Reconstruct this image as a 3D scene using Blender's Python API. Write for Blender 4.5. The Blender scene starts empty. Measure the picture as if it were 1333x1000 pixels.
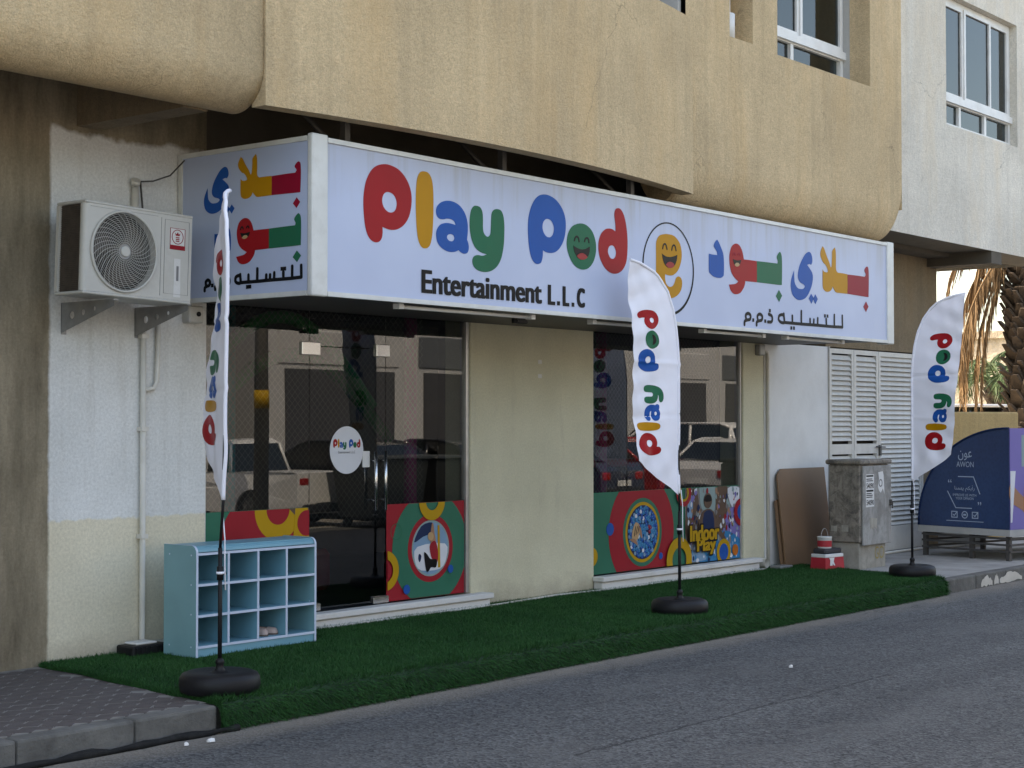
import bpy, bmesh, math, random
from mathutils import Vector, Matrix
from mathutils.geometry import tessellate_polygon

scene = bpy.context.scene
R = math.radians
PI = math.pi
rnd = random.Random(7)

# ------------------------------------------------------------------ camera, sky, sun, exposure
cam_d = bpy.data.cameras.new('camera')
cam_d.sensor_width = 36.0
cam_d.lens = 58.6
cam_d.clip_start = 0.1
cam_d.clip_end = 2000
cam = bpy.data.objects.new('camera', cam_d)
scene.collection.objects.link(cam)
cam.location = (-11.0, -9.35, 1.75)
TH, PITCH = R(38.772), R(1.3727)
fwd = Vector((math.cos(TH) * math.cos(PITCH), math.sin(TH) * math.cos(PITCH), math.sin(PITCH)))
cam.rotation_euler = fwd.to_track_quat('-Z', 'Y').to_euler()
scene.camera = cam

SUN_EL, SUN_AZ = 56.0, -22.0          # azimuth clockwise from +Y (behind the building)
world = bpy.data.worlds.new('World')
scene.world = world
world.use_nodes = True
wn = world.node_tree
sky = wn.nodes.new('ShaderNodeTexSky')
sky.sky_type = 'NISHITA'
sky.sun_disc = False
sky.sun_elevation = R(SUN_EL)
sky.sun_rotation = R(SUN_AZ)
sky.air_density = 1.0
sky.dust_density = 2.5
sky.ozone_density = 1.0
bg = wn.nodes['Background']
bg.inputs['Strength'].default_value = 0.15
wn.links.new(sky.outputs[0], bg.inputs[0])

sun_d = bpy.data.lights.new('sun', 'SUN')
sun_d.energy = 2.2
sun_d.angle = R(0.5)
sun_d.color = (1.0, 0.95, 0.87)
sun = bpy.data.objects.new('sun', sun_d)
scene.collection.objects.link(sun)
sd = Vector((math.sin(R(SUN_AZ)) * math.cos(R(SUN_EL)), math.cos(R(SUN_AZ)) * math.cos(R(SUN_EL)), math.sin(R(SUN_EL))))
sun.rotation_euler = sd.to_track_quat('Z', 'Y').to_euler()

scene.view_settings.view_transform = 'Standard'
scene.view_settings.look = 'None'
scene.view_settings.gamma = 1.0
scene.view_settings.use_curve_mapping = False
scene.view_settings.exposure = 2.0
scene.view_settings.use_white_balance = True          # the camera was balanced for open shade
scene.view_settings.white_balance_temperature = 7900
scene.view_settings.white_balance_tint = 10
scene.render.engine = 'CYCLES'
scene.cycles.max_bounces = 8
scene.cycles.transparent_max_bounces = 12
scene.cycles.use_denoising = True
scene.cycles.sample_clamp_indirect = 6.0

# ------------------------------------------------------------------ materials
MATS = {}
def nt(name, rough=0.6, metal=0.0, spec=0.5):
    m = bpy.data.materials.new(name)
    m.use_nodes = True
    p = m.node_tree.nodes['Principled BSDF']
    p.inputs['Roughness'].default_value = rough
    p.inputs['Metallic'].default_value = metal
    p.inputs['Specular IOR Level'].default_value = spec
    MATS[name] = m
    return m, m.node_tree, p

class NB:
    """small node builder on one tree"""
    def __init__(s, tree): s.t = tree; s.co = tree.nodes.new('ShaderNodeTexCoord')
    def n(s, kind, **kw):
        x = s.t.nodes.new(kind)
        for k, v in kw.items(): setattr(x, k, v)
        return x
    def l(s, a, b): s.t.links.new(a, b)
    def mapping(s, scale, loc=(0, 0, 0)):
        mp = s.n('ShaderNodeMapping'); mp.inputs['Scale'].default_value = scale; mp.inputs['Location'].default_value = loc
        s.l(s.co.outputs['Object'], mp.inputs[0]); return mp.outputs[0]
    def noise(s, scale, detail=4, rough=0.55, vec=None, dist=0.0):
        x = s.n('ShaderNodeTexNoise'); x.inputs['Scale'].default_value = scale; x.inputs['Detail'].default_value = detail
        x.inputs['Roughness'].default_value = rough; x.inputs['Distortion'].default_value = dist
        s.l(vec if vec else s.co.outputs['Object'], x.inputs['Vector']); return x.outputs['Fac']
    def ramp(s, fac, a, b, ca=(0, 0, 0), cb=(1, 1, 1)):
        x = s.n('ShaderNodeValToRGB'); e = x.color_ramp.elements
        e[0].position, e[1].position = a, b; e[0].color, e[1].color = (*ca, 1), (*cb, 1)
        s.l(fac, x.inputs[0]); return x.outputs[0]
    def mix(s, fac, a, b, mode='MIX'):
        x = s.n('ShaderNodeMix', data_type='RGBA', blend_type=mode)
        for i, v in ((0, fac), (6, a), (7, b)):
            if isinstance(v, (int, float)): x.inputs[i].default_value = v
            elif isinstance(v, tuple): x.inputs[i].default_value = (*v, 1)
            else: s.l(v, x.inputs[i])
        return x.outputs[2]
    def math(s, op, a, b=None, clamp=False):
        x = s.n('ShaderNodeMath', operation=op, use_clamp=clamp)
        for i, v in ((0, a), (1, b)):
            if v is None: continue
            if isinstance(v, (int, float)): x.inputs[i].default_value = v
            else: s.l(v, x.inputs[i])
        return x.outputs[0]
    def bump(s, h, p, strength=0.3, dist=0.01):
        b = s.n('ShaderNodeBump'); b.inputs['Strength'].default_value = strength; b.inputs['Distance'].default_value = dist
        s.l(h, b.inputs['Height']); s.l(b.outputs[0], p.inputs['Normal'])

def M(name, col, rough=0.6, var=0.12, nscale=8.0, bump=0.0, bscale=80.0, metal=0.0, spec=0.5, dirt=0.0, dirtcol=(0.12, 0.1, 0.08)):
    """plain procedural material: colour with noise variation, optional bump and dirt"""
    if name in MATS: return MATS[name]
    m, t, p = nt(name, rough, metal, spec)
    b = NB(t)
    f = b.noise(nscale, 5)
    lo = tuple(c * (1 - var) for c in col); hi = tuple(min(1, c * (1 + var)) for c in col)
    c = b.ramp(f, 0.3, 0.7, lo, hi)
    if dirt > 0:
        d = b.ramp(b.noise(nscale * 0.6 + 1.3, 8, 0.7), 0.48, 0.75)
        c = b.mix(b.math('MULTIPLY', d, dirt), c, dirtcol)
    b.l(c, p.inputs['Base Color'])
    rr = b.n('ShaderNodeMapRange'); b.l(f, rr.inputs[0]); rr.inputs[3].default_value = max(0.02, rough - 0.08); rr.inputs[4].default_value = min(1, rough + 0.08)
    b.l(rr.outputs[0], p.inputs['Roughness'])
    if bump > 0: b.bump(b.noise(bscale, 4), p, bump, 0.01)
    return m

def stucco(name, col, stain=(0.32, 0.24, 0.145), streak=0.45, cracks=True, bumpk=0.5):
    m, t, p = nt(name, 0.9, 0, 0.25)
    b = NB(t)
    base = b.ramp(b.noise(0.9, 6, 0.6), 0.3, 0.72, tuple(c * 0.84 for c in col), tuple(min(1, c * 1.1) for c in col))
    # grain of the spatter render
    base = b.mix(0.8, base, b.ramp(b.noise(85, 5, 0.75), 0.3, 0.7, (0.66, 0.65, 0.64), (1.24, 1.22, 1.2)), 'MULTIPLY')
    base = b.mix(0.55, base, b.ramp(b.noise(26, 4, 0.65), 0.3, 0.7, (0.80, 0.80, 0.80), (1.16, 1.15, 1.14)), 'MULTIPLY')
    og = b.noise(1.1, 6, 0.65, b.mapping((1.6, 1.6, 0.35), (11, 2, 5)))
    base = b.mix(b.math('MULTIPLY', b.ramp(og, 0.48, 0.70), 0.38), base, tuple(c * k for c, k in zip(col, (0.98, 0.82, 0.62))))
    st = b.noise(3.2, 6, 0.65, b.mapping((2.2, 2.2, 0.16)))
    base = b.mix(b.math('MULTIPLY', b.ramp(st, 0.50, 0.80), streak), base, stain)
    st2 = b.noise(2.4, 5, 0.6, b.mapping((3.0, 3.0, 0.10), (7, 3, 0)))
    base = b.mix(b.math('MULTIPLY', b.ramp(st2, 0.56, 0.78), 0.22), base, tuple(min(1, c * 1.45) for c in col))
    # broad blotches of dust
    bl = b.noise(0.55, 7, 0.7, b.mapping((1, 1, 1.6), (4, 9, 2)))
    base = b.mix(b.math('MULTIPLY', b.ramp(bl, 0.5, 0.72), 0.25), base, stain)
    if cracks:
        wv = b.n('ShaderNodeTexVoronoi', feature='DISTANCE_TO_EDGE'); wv.inputs['Scale'].default_value = 0.55
        wob = b.n('ShaderNodeTexNoise'); wob.inputs['Scale'].default_value = 5.0; wob.inputs['Detail'].default_value = 6
        b.l(b.co.outputs['Object'], wob.inputs['Vector'])
        vm = b.n('ShaderNodeVectorMath', operation='MULTIPLY_ADD'); vm.inputs[1].default_value = (0.35, 0.35, 0.35)
        b.l(wob.outputs['Color'], vm.inputs[0]); b.l(b.co.outputs['Object'], vm.inputs[2]); b.l(vm.outputs[0], wv.inputs['Vector'])
        cr = b.ramp(wv.outputs['Distance'], 0.0, 0.0035, (1, 1, 1), (0, 0, 0))
        msk = b.ramp(b.noise(0.8, 2, 0.5, b.mapping((1, 1, 1), (2, 5, 8))), 0.5, 0.56)
        base = b.mix(b.math('MULTIPLY', b.math('MULTIPLY', cr, msk), 0.6), base, tuple(c * 0.35 for c in col))
    b.l(base, p.inputs['Base Color'])
    b.bump(b.math('ADD', b.noise(95, 4, 0.6), b.math('MULTIPLY', b.noise(34, 4, 0.6), 1.2)), p, bumpk + 0.25, 0.014)
    return m

TAN = (0.62, 0.478, 0.292)
stucco('tan_stucco', TAN)
stucco('white_stucco', (0.75, 0.715, 0.63), (0.42, 0.38, 0.31), 0.35)
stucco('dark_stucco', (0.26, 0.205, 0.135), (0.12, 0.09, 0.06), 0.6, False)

def wall_zone_material():
    """lower wall: brown old render, white painted patch with a ragged upper edge, cream band at the foot"""
    m, t, p = nt('painted_wall', 0.85, 0, 0.25)
    b = NB(t)
    sep = b.n('ShaderNodeSeparateXYZ'); b.l(b.co.outputs['Object'], sep.inputs[0])
    wob = b.math('MULTIPLY', b.math('SUBTRACT', b.noise(9, 5, 0.6), 0.5), 0.10)
    wob2 = b.math('MULTIPLY', b.math('SUBTRACT', b.noise(2.3, 4, 0.6, b.mapping((1, 1, 1), (3, 1, 7))), 0.5), 0.20)
    z = b.math('ADD', sep.outputs[2], b.math('MULTIPLY', wob, 0.7))
    x = b.math('ADD', sep.outputs[0], b.math('MULTIPLY', wob, 0.35))
    def step(v, e, w=0.02):
        r = b.n('ShaderNodeMapRange'); b.l(v, r.inputs[0]); r.inputs[1].default_value = e - w; r.inputs[2].default_value = e + w; return r.outputs[0]
    grain = b.ramp(b.noise(48, 5, 0.75), 0.3, 0.7, (0.76, 0.76, 0.75), (1.14, 1.14, 1.14))
    brown = b.ramp(b.noise(2.0, 8, 0.72, b.mapping((1.7, 1.7, 0.40))), 0.32, 0.68, (0.13, 0.105, 0.07), (0.34, 0.285, 0.20))
    white = b.ramp(b.noise(1.4, 6, 0.6), 0.3, 0.7, (0.62, 0.625, 0.60), (0.76, 0.77, 0.755))
    white = b.mix(b.math('MULTIPLY', b.ramp(b.noise(2.0, 6, 0.65, b.mapping((4, 4, 0.3))), 0.52, 0.74), 0.25), white, (0.36, 0.33, 0.28))
    cream = b.ramp(b.noise(1.4, 6, 0.6), 0.3, 0.7, (0.64, 0.585, 0.445), (0.76, 0.70, 0.545))
    foot = b.math('SUBTRACT', 1.0, step(b.math('ADD', sep.outputs[2], b.math('MULTIPLY', b.noise(3.5, 6, 0.7), 0.25)), 0.36, 0.11))
    cream = b.mix(b.math('MULTIPLY', foot, 0.6), cream, (0.33, 0.27, 0.20))
    col = b.mix(step(z, 1.10, 0.008), cream, white)
    inx = step(x, -4.28, 0.012)
    top = step(b.math('ADD', z, wob2), 3.73, 0.02)
    col = b.mix(top, col, brown)
    col = b.mix(inx, brown, col)
    col = b.mix(0.85, col, grain, 'MULTIPLY')
    b.l(col, p.inputs['Base Color'])
    b.bump(b.noise(85, 4, 0.6), p, 0.25, 0.008)
wall_zone_material()

def asphalt_material():
    m, t, p = nt('asphalt', 0.85, 0, 0.35)
    b = NB(t)
    c = b.ramp(b.noise(0.35, 6, 0.6), 0.3, 0.7, (0.062, 0.064, 0.065), (0.090, 0.092, 0.093))
    vo = b.n('ShaderNodeTexVoronoi'); vo.inputs['Scale'].default_value = 62
    b.l(b.co.outputs['Object'], vo.inputs['Vector'])
    c = b.mix(0.85, c, b.ramp(vo.outputs['Color'], 0.1, 0.9, (0.30, 0.30, 0.31), (1.95, 1.95, 1.92)), 'MULTIPLY')
    c = b.mix(0.6, c, b.ramp(b.noise(14, 6, 0.75), 0.3, 0.7, (0.68, 0.68, 0.68), (1.3, 1.3, 1.3)), 'MULTIPLY')
    # long wheel tracks and worn bands along the street
    c = b.mix(0.7, c, b.ramp(b.noise(1.6, 4, 0.6, b.mapping((0.06, 1.0, 1.0))), 0.35, 0.68, (0.78, 0.78, 0.79), (1.22, 1.22, 1.21)), 'MULTIPLY')
    # sand washed to the kerb
    sep = b.n('ShaderNodeSeparateXYZ'); b.l(b.co.outputs['Object'], sep.inputs[0])
    edge = b.n('ShaderNodeMapRange'); b.l(b.math('ADD', sep.outputs[1], b.math('MULTIPLY', b.math('SUBTRACT', b.noise(3, 7, 0.7), 0.5), 0.3)), edge.inputs[0])
    edge.inputs[1].default_value = -2.50; edge.inputs[2].default_value = -2.18
    c = b.mix(b.math('MULTIPLY', edge.outputs[0], 0.75), c, (0.235, 0.205, 0.165))
    # oil flecks drawn out along the street, and one long tar crack
    fl = b.ramp(b.noise(2.6, 3, 0.5, b.mapping((0.5, 3.2, 1), (3, 0, 0))), 0.66, 0.70)
    c = b.mix(b.math('MULTIPLY', fl, 0.55), c, (0.035, 0.035, 0.036))
    pt = b.ramp(b.noise(0.8, 5, 0.6, b.mapping((0.5, 1.0, 1), (9, 4, 0))), 0.55, 0.60)
    c = b.mix(b.math('MULTIPLY', pt, 0.35), c, (0.118, 0.118, 0.115))
    ln = b.math('ABSOLUTE', b.math('SUBTRACT', b.math('ADD', sep.outputs[1], b.math('MULTIPLY', b.math('SUBTRACT', b.noise(4, 6, 0.7), 0.5), 0.16)), -4.07))
    lm = b.math('MULTIPLY', b.math('LESS_THAN', ln, 0.011), b.math('MULTIPLY', b.math('GREATER_THAN', sep.outputs[0], -3.9), b.math('LESS_THAN', sep.outputs[0], -0.2)))
    c = b.mix(b.math('MULTIPLY', lm, 0.8), c, (0.022, 0.022, 0.022))
    # cracks
    wv = b.n('ShaderNodeTexVoronoi', feature='DISTANCE_TO_EDGE'); wv.inputs['Scale'].default_value = 0.32
    wob = b.n('ShaderNodeTexNoise'); wob.inputs['Scale'].default_value = 3.5; wob.inputs['Detail'].default_value = 7
    b.l(b.co.outputs['Object'], wob.inputs['Vector'])
    vm = b.n('ShaderNodeVectorMath', operation='MULTIPLY_ADD'); vm.inputs[1].default_value = (0.5, 0.5, 0.5)
    b.l(wob.outputs['Color'], vm.inputs[0]); b.l(b.co.outputs['Object'], vm.inputs[2]); b.l(vm.outputs[0], wv.inputs['Vector'])
    cr = b.math('MULTIPLY', b.ramp(wv.outputs['Distance'], 0.0, 0.004, (1, 1, 1), (0, 0, 0)), b.ramp(b.noise(0.4, 3), 0.47, 0.55))
    c = b.mix(b.math('MULTIPLY', cr, 0.75), c, (0.03, 0.03, 0.03))
    b.l(c, p.inputs['Base Color'])
    h = b.math('ADD', vo.outputs['Distance'], b.math('MULTIPLY', b.noise(30, 4), 0.7))
    b.bump(h, p, 0.6, 0.012)
asphalt_material()

def glass_material(name, tint, f0=0.06, rough=0.0):
    """thin glazing: a Schlick reflection over a tinted clear pane"""
    m = bpy.data.materials.new(name); m.use_nodes = True; t = m.node_tree; t.nodes.clear()
    out = t.nodes.new('ShaderNodeOutputMaterial'); mx = t.nodes.new('ShaderNodeMixShader')
    lw = t.nodes.new('ShaderNodeLayerWeight'); lw.inputs[0].default_value = 0.5
    pw = t.nodes.new('ShaderNodeMath'); pw.operation = 'POWER'; pw.inputs[1].default_value = 5.0
    mr = t.nodes.new('ShaderNodeMapRange'); mr.inputs[3].default_value = f0; mr.inputs[4].default_value = 1.0
    tr = t.nodes.new('ShaderNodeBsdfTransparent'); tr.inputs[0].default_value = (*tint, 1)
    gl = t.nodes.new('ShaderNodeBsdfGlossy'); gl.inputs['Roughness'].default_value = rough
    co = t.nodes.new('ShaderNodeTexCoord'); no = t.nodes.new('ShaderNodeTexNoise'); no.inputs['Scale'].default_value = 0.9; no.inputs['Detail'].default_value = 1
    bp = t.nodes.new('ShaderNodeBump'); bp.inputs['Strength'].default_value = 0.03; bp.inputs['Distance'].default_value = 0.02
    t.links.new(co.outputs['Object'], no.inputs['Vector']); t.links.new(no.outputs['Fac'], bp.inputs['Height']); t.links.new(bp.outputs[0], gl.inputs['Normal'])
    t.links.new(lw.outputs['Facing'], pw.inputs[0]); t.links.new(pw.outputs[0], mr.inputs[0]); t.links.new(mr.outputs[0], mx.inputs[0])
    t.links.new(tr.outputs[0], mx.inputs[1]); t.links.new(gl.outputs[0], mx.inputs[2]); t.links.new(mx.outputs[0], out.inputs[0])
    MATS[name] = m
glass_material('shop_glass', (0.42, 0.45, 0.45), 0.10)
glass_material('upper_glass', (0.20, 0.32, 0.33), 0.085)
glass_material('car_glass', (0.10, 0.12, 0.12), 0.08)

# ------------------------------------------------------------------ mesh helpers
COL = scene.collection
class MB:
    def __init__(s): s.v = []; s.f = []; s.mi = []; s.sm = []
    def add(s, vs, fs, mi=0, smooth=False):
        o = len(s.v); s.v += [tuple(v) for v in vs]; s.f += [tuple(i + o for i in f) for f in fs]
        s.mi += [mi] * len(fs); s.sm += [smooth] * len(fs); return s
    def box(s, x0, x1, y0, y1, z0, z1, mi=0, b=0.0):
        if b > 0:
            return s.bbox(x0, x1, y0, y1, z0, z1, b, mi)
        vs = [(x, y, z) for x in (x0, x1) for y in (y0, y1) for z in (z0, z1)]
        return s.add(vs, [(0, 1, 3, 2), (4, 6, 7, 5), (0, 4, 5, 1), (2, 3, 7, 6), (0, 2, 6, 4), (1, 5, 7, 3)], mi)
    def bbox(s, x0, x1, y0, y1, z0, z1, b, mi=0, seg=1):
        bm = bmesh.new(); bmesh.ops.create_cube(bm, size=1)
        for v in bm.verts: v.co = Vector(((x0 + x1) / 2 + v.co.x * (x1 - x0), (y0 + y1) / 2 + v.co.y * (y1 - y0), (z0 + z1) / 2 + v.co.z * (z1 - z0)))
        bmesh.ops.bevel(bm, geom=bm.edges[:], offset=b, segments=seg, affect='EDGES', profile=0.5)
        return s.bm(bm, mi)
    def bm(s, bm, mi=0, smooth=False):
        bm.verts.index_update(); s.add([v.co[:] for v in bm.verts], [[v.index for v in f.verts] for f in bm.faces], mi, smooth); bm.free(); return s
    def tube(s, pts, r, n=8, mi=0, cap=True, smooth=True):
        pts = [Vector(p) for p in pts]; rs = r if isinstance(r, (list, tuple)) else [r] * len(pts)
        rings = []; prev = None
        for i, p in enumerate(pts):
            d = (pts[min(i + 1, len(pts) - 1)] - pts[max(i - 1, 0)]).normalized()
            if prev is None:
                a = Vector((0, 0, 1)) if abs(d.z) < 0.9 else Vector((1, 0, 0)); u = d.cross(a).normalized()
            else:
                u = (prev - d * prev.dot(d)).normalized()
            prev = u; w = d.cross(u)
            rings.append([p + (u * math.cos(2 * PI * k / n) + w * math.sin(2 * PI * k / n)) * rs[i] for k in range(n)])
        vs = [v for q in rings for v in q]; fs = []
        for i in range(len(pts) - 1):
            for k in range(n): fs.append((i * n + k, i * n + (k + 1) % n, (i + 1) * n + (k + 1) % n, (i + 1) * n + k))
        s.add(vs, fs, mi, smooth)
        if cap: s.add(rings[0], [tuple(range(n))[::-1]], mi); s.add(rings[-1], [tuple(range(n))], mi)
        return s
    def lathe(s, prof, c=(0, 0, 0), n=32, mi=0, smooth=True):
        vs = []; fs = []
        for r, z in prof:
            for k in range(n): vs.append((c[0] + r * math.cos(2 * PI * k / n), c[1] + r * math.sin(2 * PI * k / n), c[2] + z))
        for i in range(len(prof) - 1):
            for k in range(n): fs.append((i * n + k, i * n + (k + 1) % n, (i + 1) * n + (k + 1) % n, (i + 1) * n + k))
        s.add(vs, fs, mi, smooth)
        m = len(prof) - 1
        s.add(vs[:n], [tuple(range(n))[::-1]], mi); s.add(vs[m * n:], [tuple(range(n))], mi)
        return s
    def prism(s, poly, mapf, d0, d1, mi=0):
        """2-D polygon (list of (u,v)) extruded from depth d0 to d1; mapf(u,v,d) -> 3-D"""
        n = len(poly)
        tris = tessellate_polygon([[Vector((p[0], p[1], 0)) for p in poly]])
        a = [mapf(p[0], p[1], d0) for p in poly]; b = [mapf(p[0], p[1], d1) for p in poly]
        fs = [tuple(t) for t in tris] + [tuple(i + n for i in t)[::-1] for t in tris] + [(i, (i + 1) % n, n + (i + 1) % n, n + i) for i in range(n)]
        return s.add(a + b, fs, mi)
    def mesh(s, name, mats):
        me = bpy.data.meshes.new(name); me.from_pydata(s.v, [], s.f)
        for m in (mats if isinstance(mats, (list, tuple)) else [mats]): me.materials.append(MATS[m] if isinstance(m, str) else m)
        me.polygons.foreach_set('material_index', s.mi); me.polygons.foreach_set('use_smooth', s.sm)
        bm = bmesh.new(); bm.from_mesh(me); bmesh.ops.remove_doubles(bm, verts=bm.verts, dist=1e-5) if any(s.sm) else None
        bmesh.ops.recalc_face_normals(bm, faces=bm.faces); bm.to_mesh(me); bm.free(); me.update()
        return me
    def build(s, name, mats, parent=None):
        o = bpy.data.objects.new(name, s.mesh(name, mats)); COL.objects.link(o)
        if parent: o.parent = parent
        return o

def tag(o, label=None, cat=None, group=None, kind=None):
    if label: o['label'] = label
    if cat: o['category'] = cat
    if group: o['group'] = group
    if kind: o['kind'] = kind
    return o
def thing(name, label, cat, group=None, loc=(0, 0, 0), rz=0.0):
    o = bpy.data.objects.new(name, None); COL.objects.link(o); o.location = loc; o.rotation_euler[2] = rz
    o.empty_display_size = 0.2
    return tag(o, label, cat, group)
def inst(src, parent, loc=None, rot=None, name=None):
    c = src.copy(); COL.objects.link(c); c.parent = parent
    if loc is not None: c.location = loc
    if rot is not None: c.rotation_euler = rot
    return c

def catmull(pts, closed=True, sub=4):
    """smooth polyline through pts; a third element marks a corner"""
    n = len(pts); out = []
    def P(i): return pts[i % n] if closed else pts[max(0, min(n - 1, i))]
    def corner(i): return len(P(i)) > 2 or (not closed and (i <= 0 or i >= n - 1))
    for i in range(n if closed else n - 1):
        p0, p1, p2, p3 = P(i - 1), P(i), P(i + 1), P(i + 2)
        m1 = (0.5 * (p2[0] - p0[0]), 0.5 * (p2[1] - p0[1])) if not corner(i) else (p2[0] - p1[0], p2[1] - p1[1])
        m2 = (0.5 * (p3[0] - p1[0]), 0.5 * (p3[1] - p1[1])) if not corner(i + 1) else (p2[0] - p1[0], p2[1] - p1[1])
        for k in range(sub):
            t = k / sub; t2, t3 = t * t, t * t * t
            h = (2 * t3 - 3 * t2 + 1, t3 - 2 * t2 + t, -2 * t3 + 3 * t2, t3 - t2)
            out.append(tuple(h[0] * p1[j] + h[1] * m1[j] + h[2] * p2[j] + h[3] * m2[j] for j in (0, 1)))
    if not closed: out.append(pts[-1][:2])
    return out
def circle(cx, cy, r, n=48): return [(cx + r * math.cos(2 * PI * k / n), cy + r * math.sin(2 * PI * k / n)) for k in range(n)]
def tess(loops):
    vs = [p for l in loops for p in l]
    return vs, [tuple(t) for t in tessellate_polygon([[Vector((p[0], p[1], 0)) for p in l] for l in loops])]
def stroke(pts, w, closed=False):
    """polygon pieces of a stroked polyline with round joints"""
    out = []
    for i in range(len(pts) - (0 if closed else 1)):
        a, b = pts[i], pts[(i + 1) % len(pts)]
        dx, dy = b[0] - a[0], b[1] - a[1]; L = math.hypot(dx, dy)
        if L < 1e-9: continue
        ang = math.atan2(dy, dx); r = w / 2
        poly = [(b[0] + r * math.cos(ang - PI / 2 + PI * k / 6), b[1] + r * math.sin(ang - PI / 2 + PI * k / 6)) for k in range(7)]
        poly += [(a[0] + r * math.cos(ang + PI / 2 + PI * k / 6), a[1] + r * math.sin(ang + PI / 2 + PI * k / 6)) for k in range(7)]
        out.append(poly)
    return out
def clip_rect(poly, x0, x1, y0, y1):
    def cut(ps, ins, inter):
        o = []
        for i in range(len(ps)):
            a, b = ps[i - 1], ps[i]
            if ins(b):
                if not ins(a): o.append(inter(a, b))
                o.append(b)
            elif ins(a): o.append(inter(a, b))
        return o
    def ix(v): return lambda a, b: (v, a[1] + (b[1] - a[1]) * (v - a[0]) / (b[0] - a[0]))
    def iy(v): return lambda a, b: (a[0] + (b[0] - a[0]) * (v - a[1]) / (b[1] - a[1]), v)
    for ins, it in ((lambda p: p[0] >= x0, ix(x0)), (lambda p: p[0] <= x1, ix(x1)), (lambda p: p[1] >= y0, iy(y0)), (lambda p: p[1] <= y1, iy(y1))):
        if poly: poly = cut(poly, ins, it)
    return poly
def flat(mb, loops, mapf, d, th=0.0015, mi=0):
    """flat print piece: front face at depth d and a thin rim behind it"""
    vs, tr = tess(loops)
    a = [mapf(u, v, d) for u, v in vs]; b = [mapf(u, v, d - th) for u, v in vs]
    n = len(vs); fs = list(tr); o = 0
    for l in loops:
        m = len(l); fs += [(o + i, o + (i + 1) % m, n + o + (i + 1) % m, n + o + i) for i in range(m)]; o += m
    mb.add(a + b, fs, mi); return mb
def text_mesh(body, bold=0.0):
    """text as triangles in the unit em, from Blender's built-in font"""
    cu = bpy.data.curves.new('lettering', 'FONT'); cu.body = body; cu.size = 1.0; cu.offset = bold; cu.resolution_u = 4
    o = bpy.data.objects.new('lettering', cu); COL.objects.link(o)
    dg = bpy.context.evaluated_depsgraph_get(); me = o.evaluated_get(dg).to_mesh()
    vs = [v.co[:2] for v in me.vertices]; fs = [tuple(p.vertices) for p in me.polygons]
    o.evaluated_get(dg).to_mesh_clear(); bpy.data.objects.remove(o); bpy.data.curves.remove(cu)
    return vs, fs
def put_text(mb, body, mapf, x0, x1, y0, y1, d, bold=0.0, mi=0):
    vs, fs = text_mesh(body, bold)
    if not vs: return
    ax, bx = min(v[0] for v in vs), max(v[0] for v in vs); ay, by = min(v[1] for v in vs), max(v[1] for v in vs)
    q = [mapf(x0 + (v[0] - ax) / (bx - ax) * (x1 - x0), y0 + (v[1] - ay) / (by - ay) * (y1 - y0), d) for v in vs]
    mb.add(q, fs, mi)

# ------------------------------------------------------------------ shared plain materials
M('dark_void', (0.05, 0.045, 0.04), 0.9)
M('header_shade', (0.10, 0.085, 0.065), 0.9, 0.2, 3, 0.3)  # near-black tone carries the shade of the unlit space above the sign
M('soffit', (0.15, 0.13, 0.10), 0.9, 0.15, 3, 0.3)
def grimy_wall():
    m, t, p = nt('cream_wall', 0.85, 0, 0.25); b = NB(t)
    sep = b.n('ShaderNodeSeparateXYZ'); b.l(b.co.outputs['Object'], sep.inputs[0])
    c = b.ramp(b.noise(1.5, 6, 0.6), 0.3, 0.7, (0.56, 0.53, 0.385), (0.67, 0.635, 0.47))
    c = b.mix(0.8, c, b.ramp(b.noise(60, 5, 0.7), 0.3, 0.7, (0.84, 0.84, 0.83), (1.1, 1.1, 1.1)), 'MULTIPLY')
    ft = b.n('ShaderNodeMapRange'); b.l(b.math('ADD', sep.outputs[2], b.math('MULTIPLY', b.noise(4.5, 7, 0.75), 0.5)), ft.inputs[0])
    ft.inputs[1].default_value = 0.62; ft.inputs[2].default_value = 0.38
    c = b.mix(b.math('MULTIPLY', ft.outputs[0], 0.55), c, (0.27, 0.225, 0.17))
    chip = b.ramp(b.noise(13, 4, 0.6), 0.66, 0.68)
    c = b.mix(b.math('MULTIPLY', b.math('MULTIPLY', chip, ft.outputs[0]), 0.9), c, (0.60, 0.58, 0.53))
    sp = b.ramp(b.noise(2.2, 7, 0.7, b.mapping((2.5, 2.5, 0.5), (1, 2, 3))), 0.58, 0.72)
    c = b.mix(b.math('MULTIPLY', sp, 0.22), c, (0.33, 0.29, 0.23))
    b.l(c, p.inputs['Base Color']); b.bump(b.noise(85, 4, 0.6), p, 0.4, 0.01)
grimy_wall()
M('white_paint', (0.66, 0.655, 0.63), 0.6, 0.06, 3, 0.1, 60, dirt=0.35, dirtcol=(0.36, 0.32, 0.26))
M('white_panel', (0.68, 0.685, 0.67), 0.65, 0.06, 2.0, 0.15, 60, dirt=0.25, dirtcol=(0.42, 0.40, 0.36))
M('louvre_paint', (0.60, 0.585, 0.54), 0.5, 0.06, 5, 0.0, dirt=0.4, dirtcol=(0.36, 0.33, 0.27))
M('concrete', (0.125, 0.12, 0.108), 0.9, 0.3, 5, 0.7, 45, dirt=0.75, dirtcol=(0.055, 0.05, 0.045))
M('concrete_light', (0.33, 0.315, 0.29), 0.9, 0.2, 3, 0.5, 60, dirt=0.4, dirtcol=(0.18, 0.165, 0.15))
M('paver', (0.090, 0.074, 0.068), 0.9, 0.2, 9, 0.5, 90, dirt=0.5, dirtcol=(0.10, 0.09, 0.085))
M('sand_joint', (0.21, 0.195, 0.175), 0.95, 0.15, 12)
M('sand_ground', (0.42, 0.36, 0.27), 0.95, 0.2, 0.5, 0.4, 20)
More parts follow.
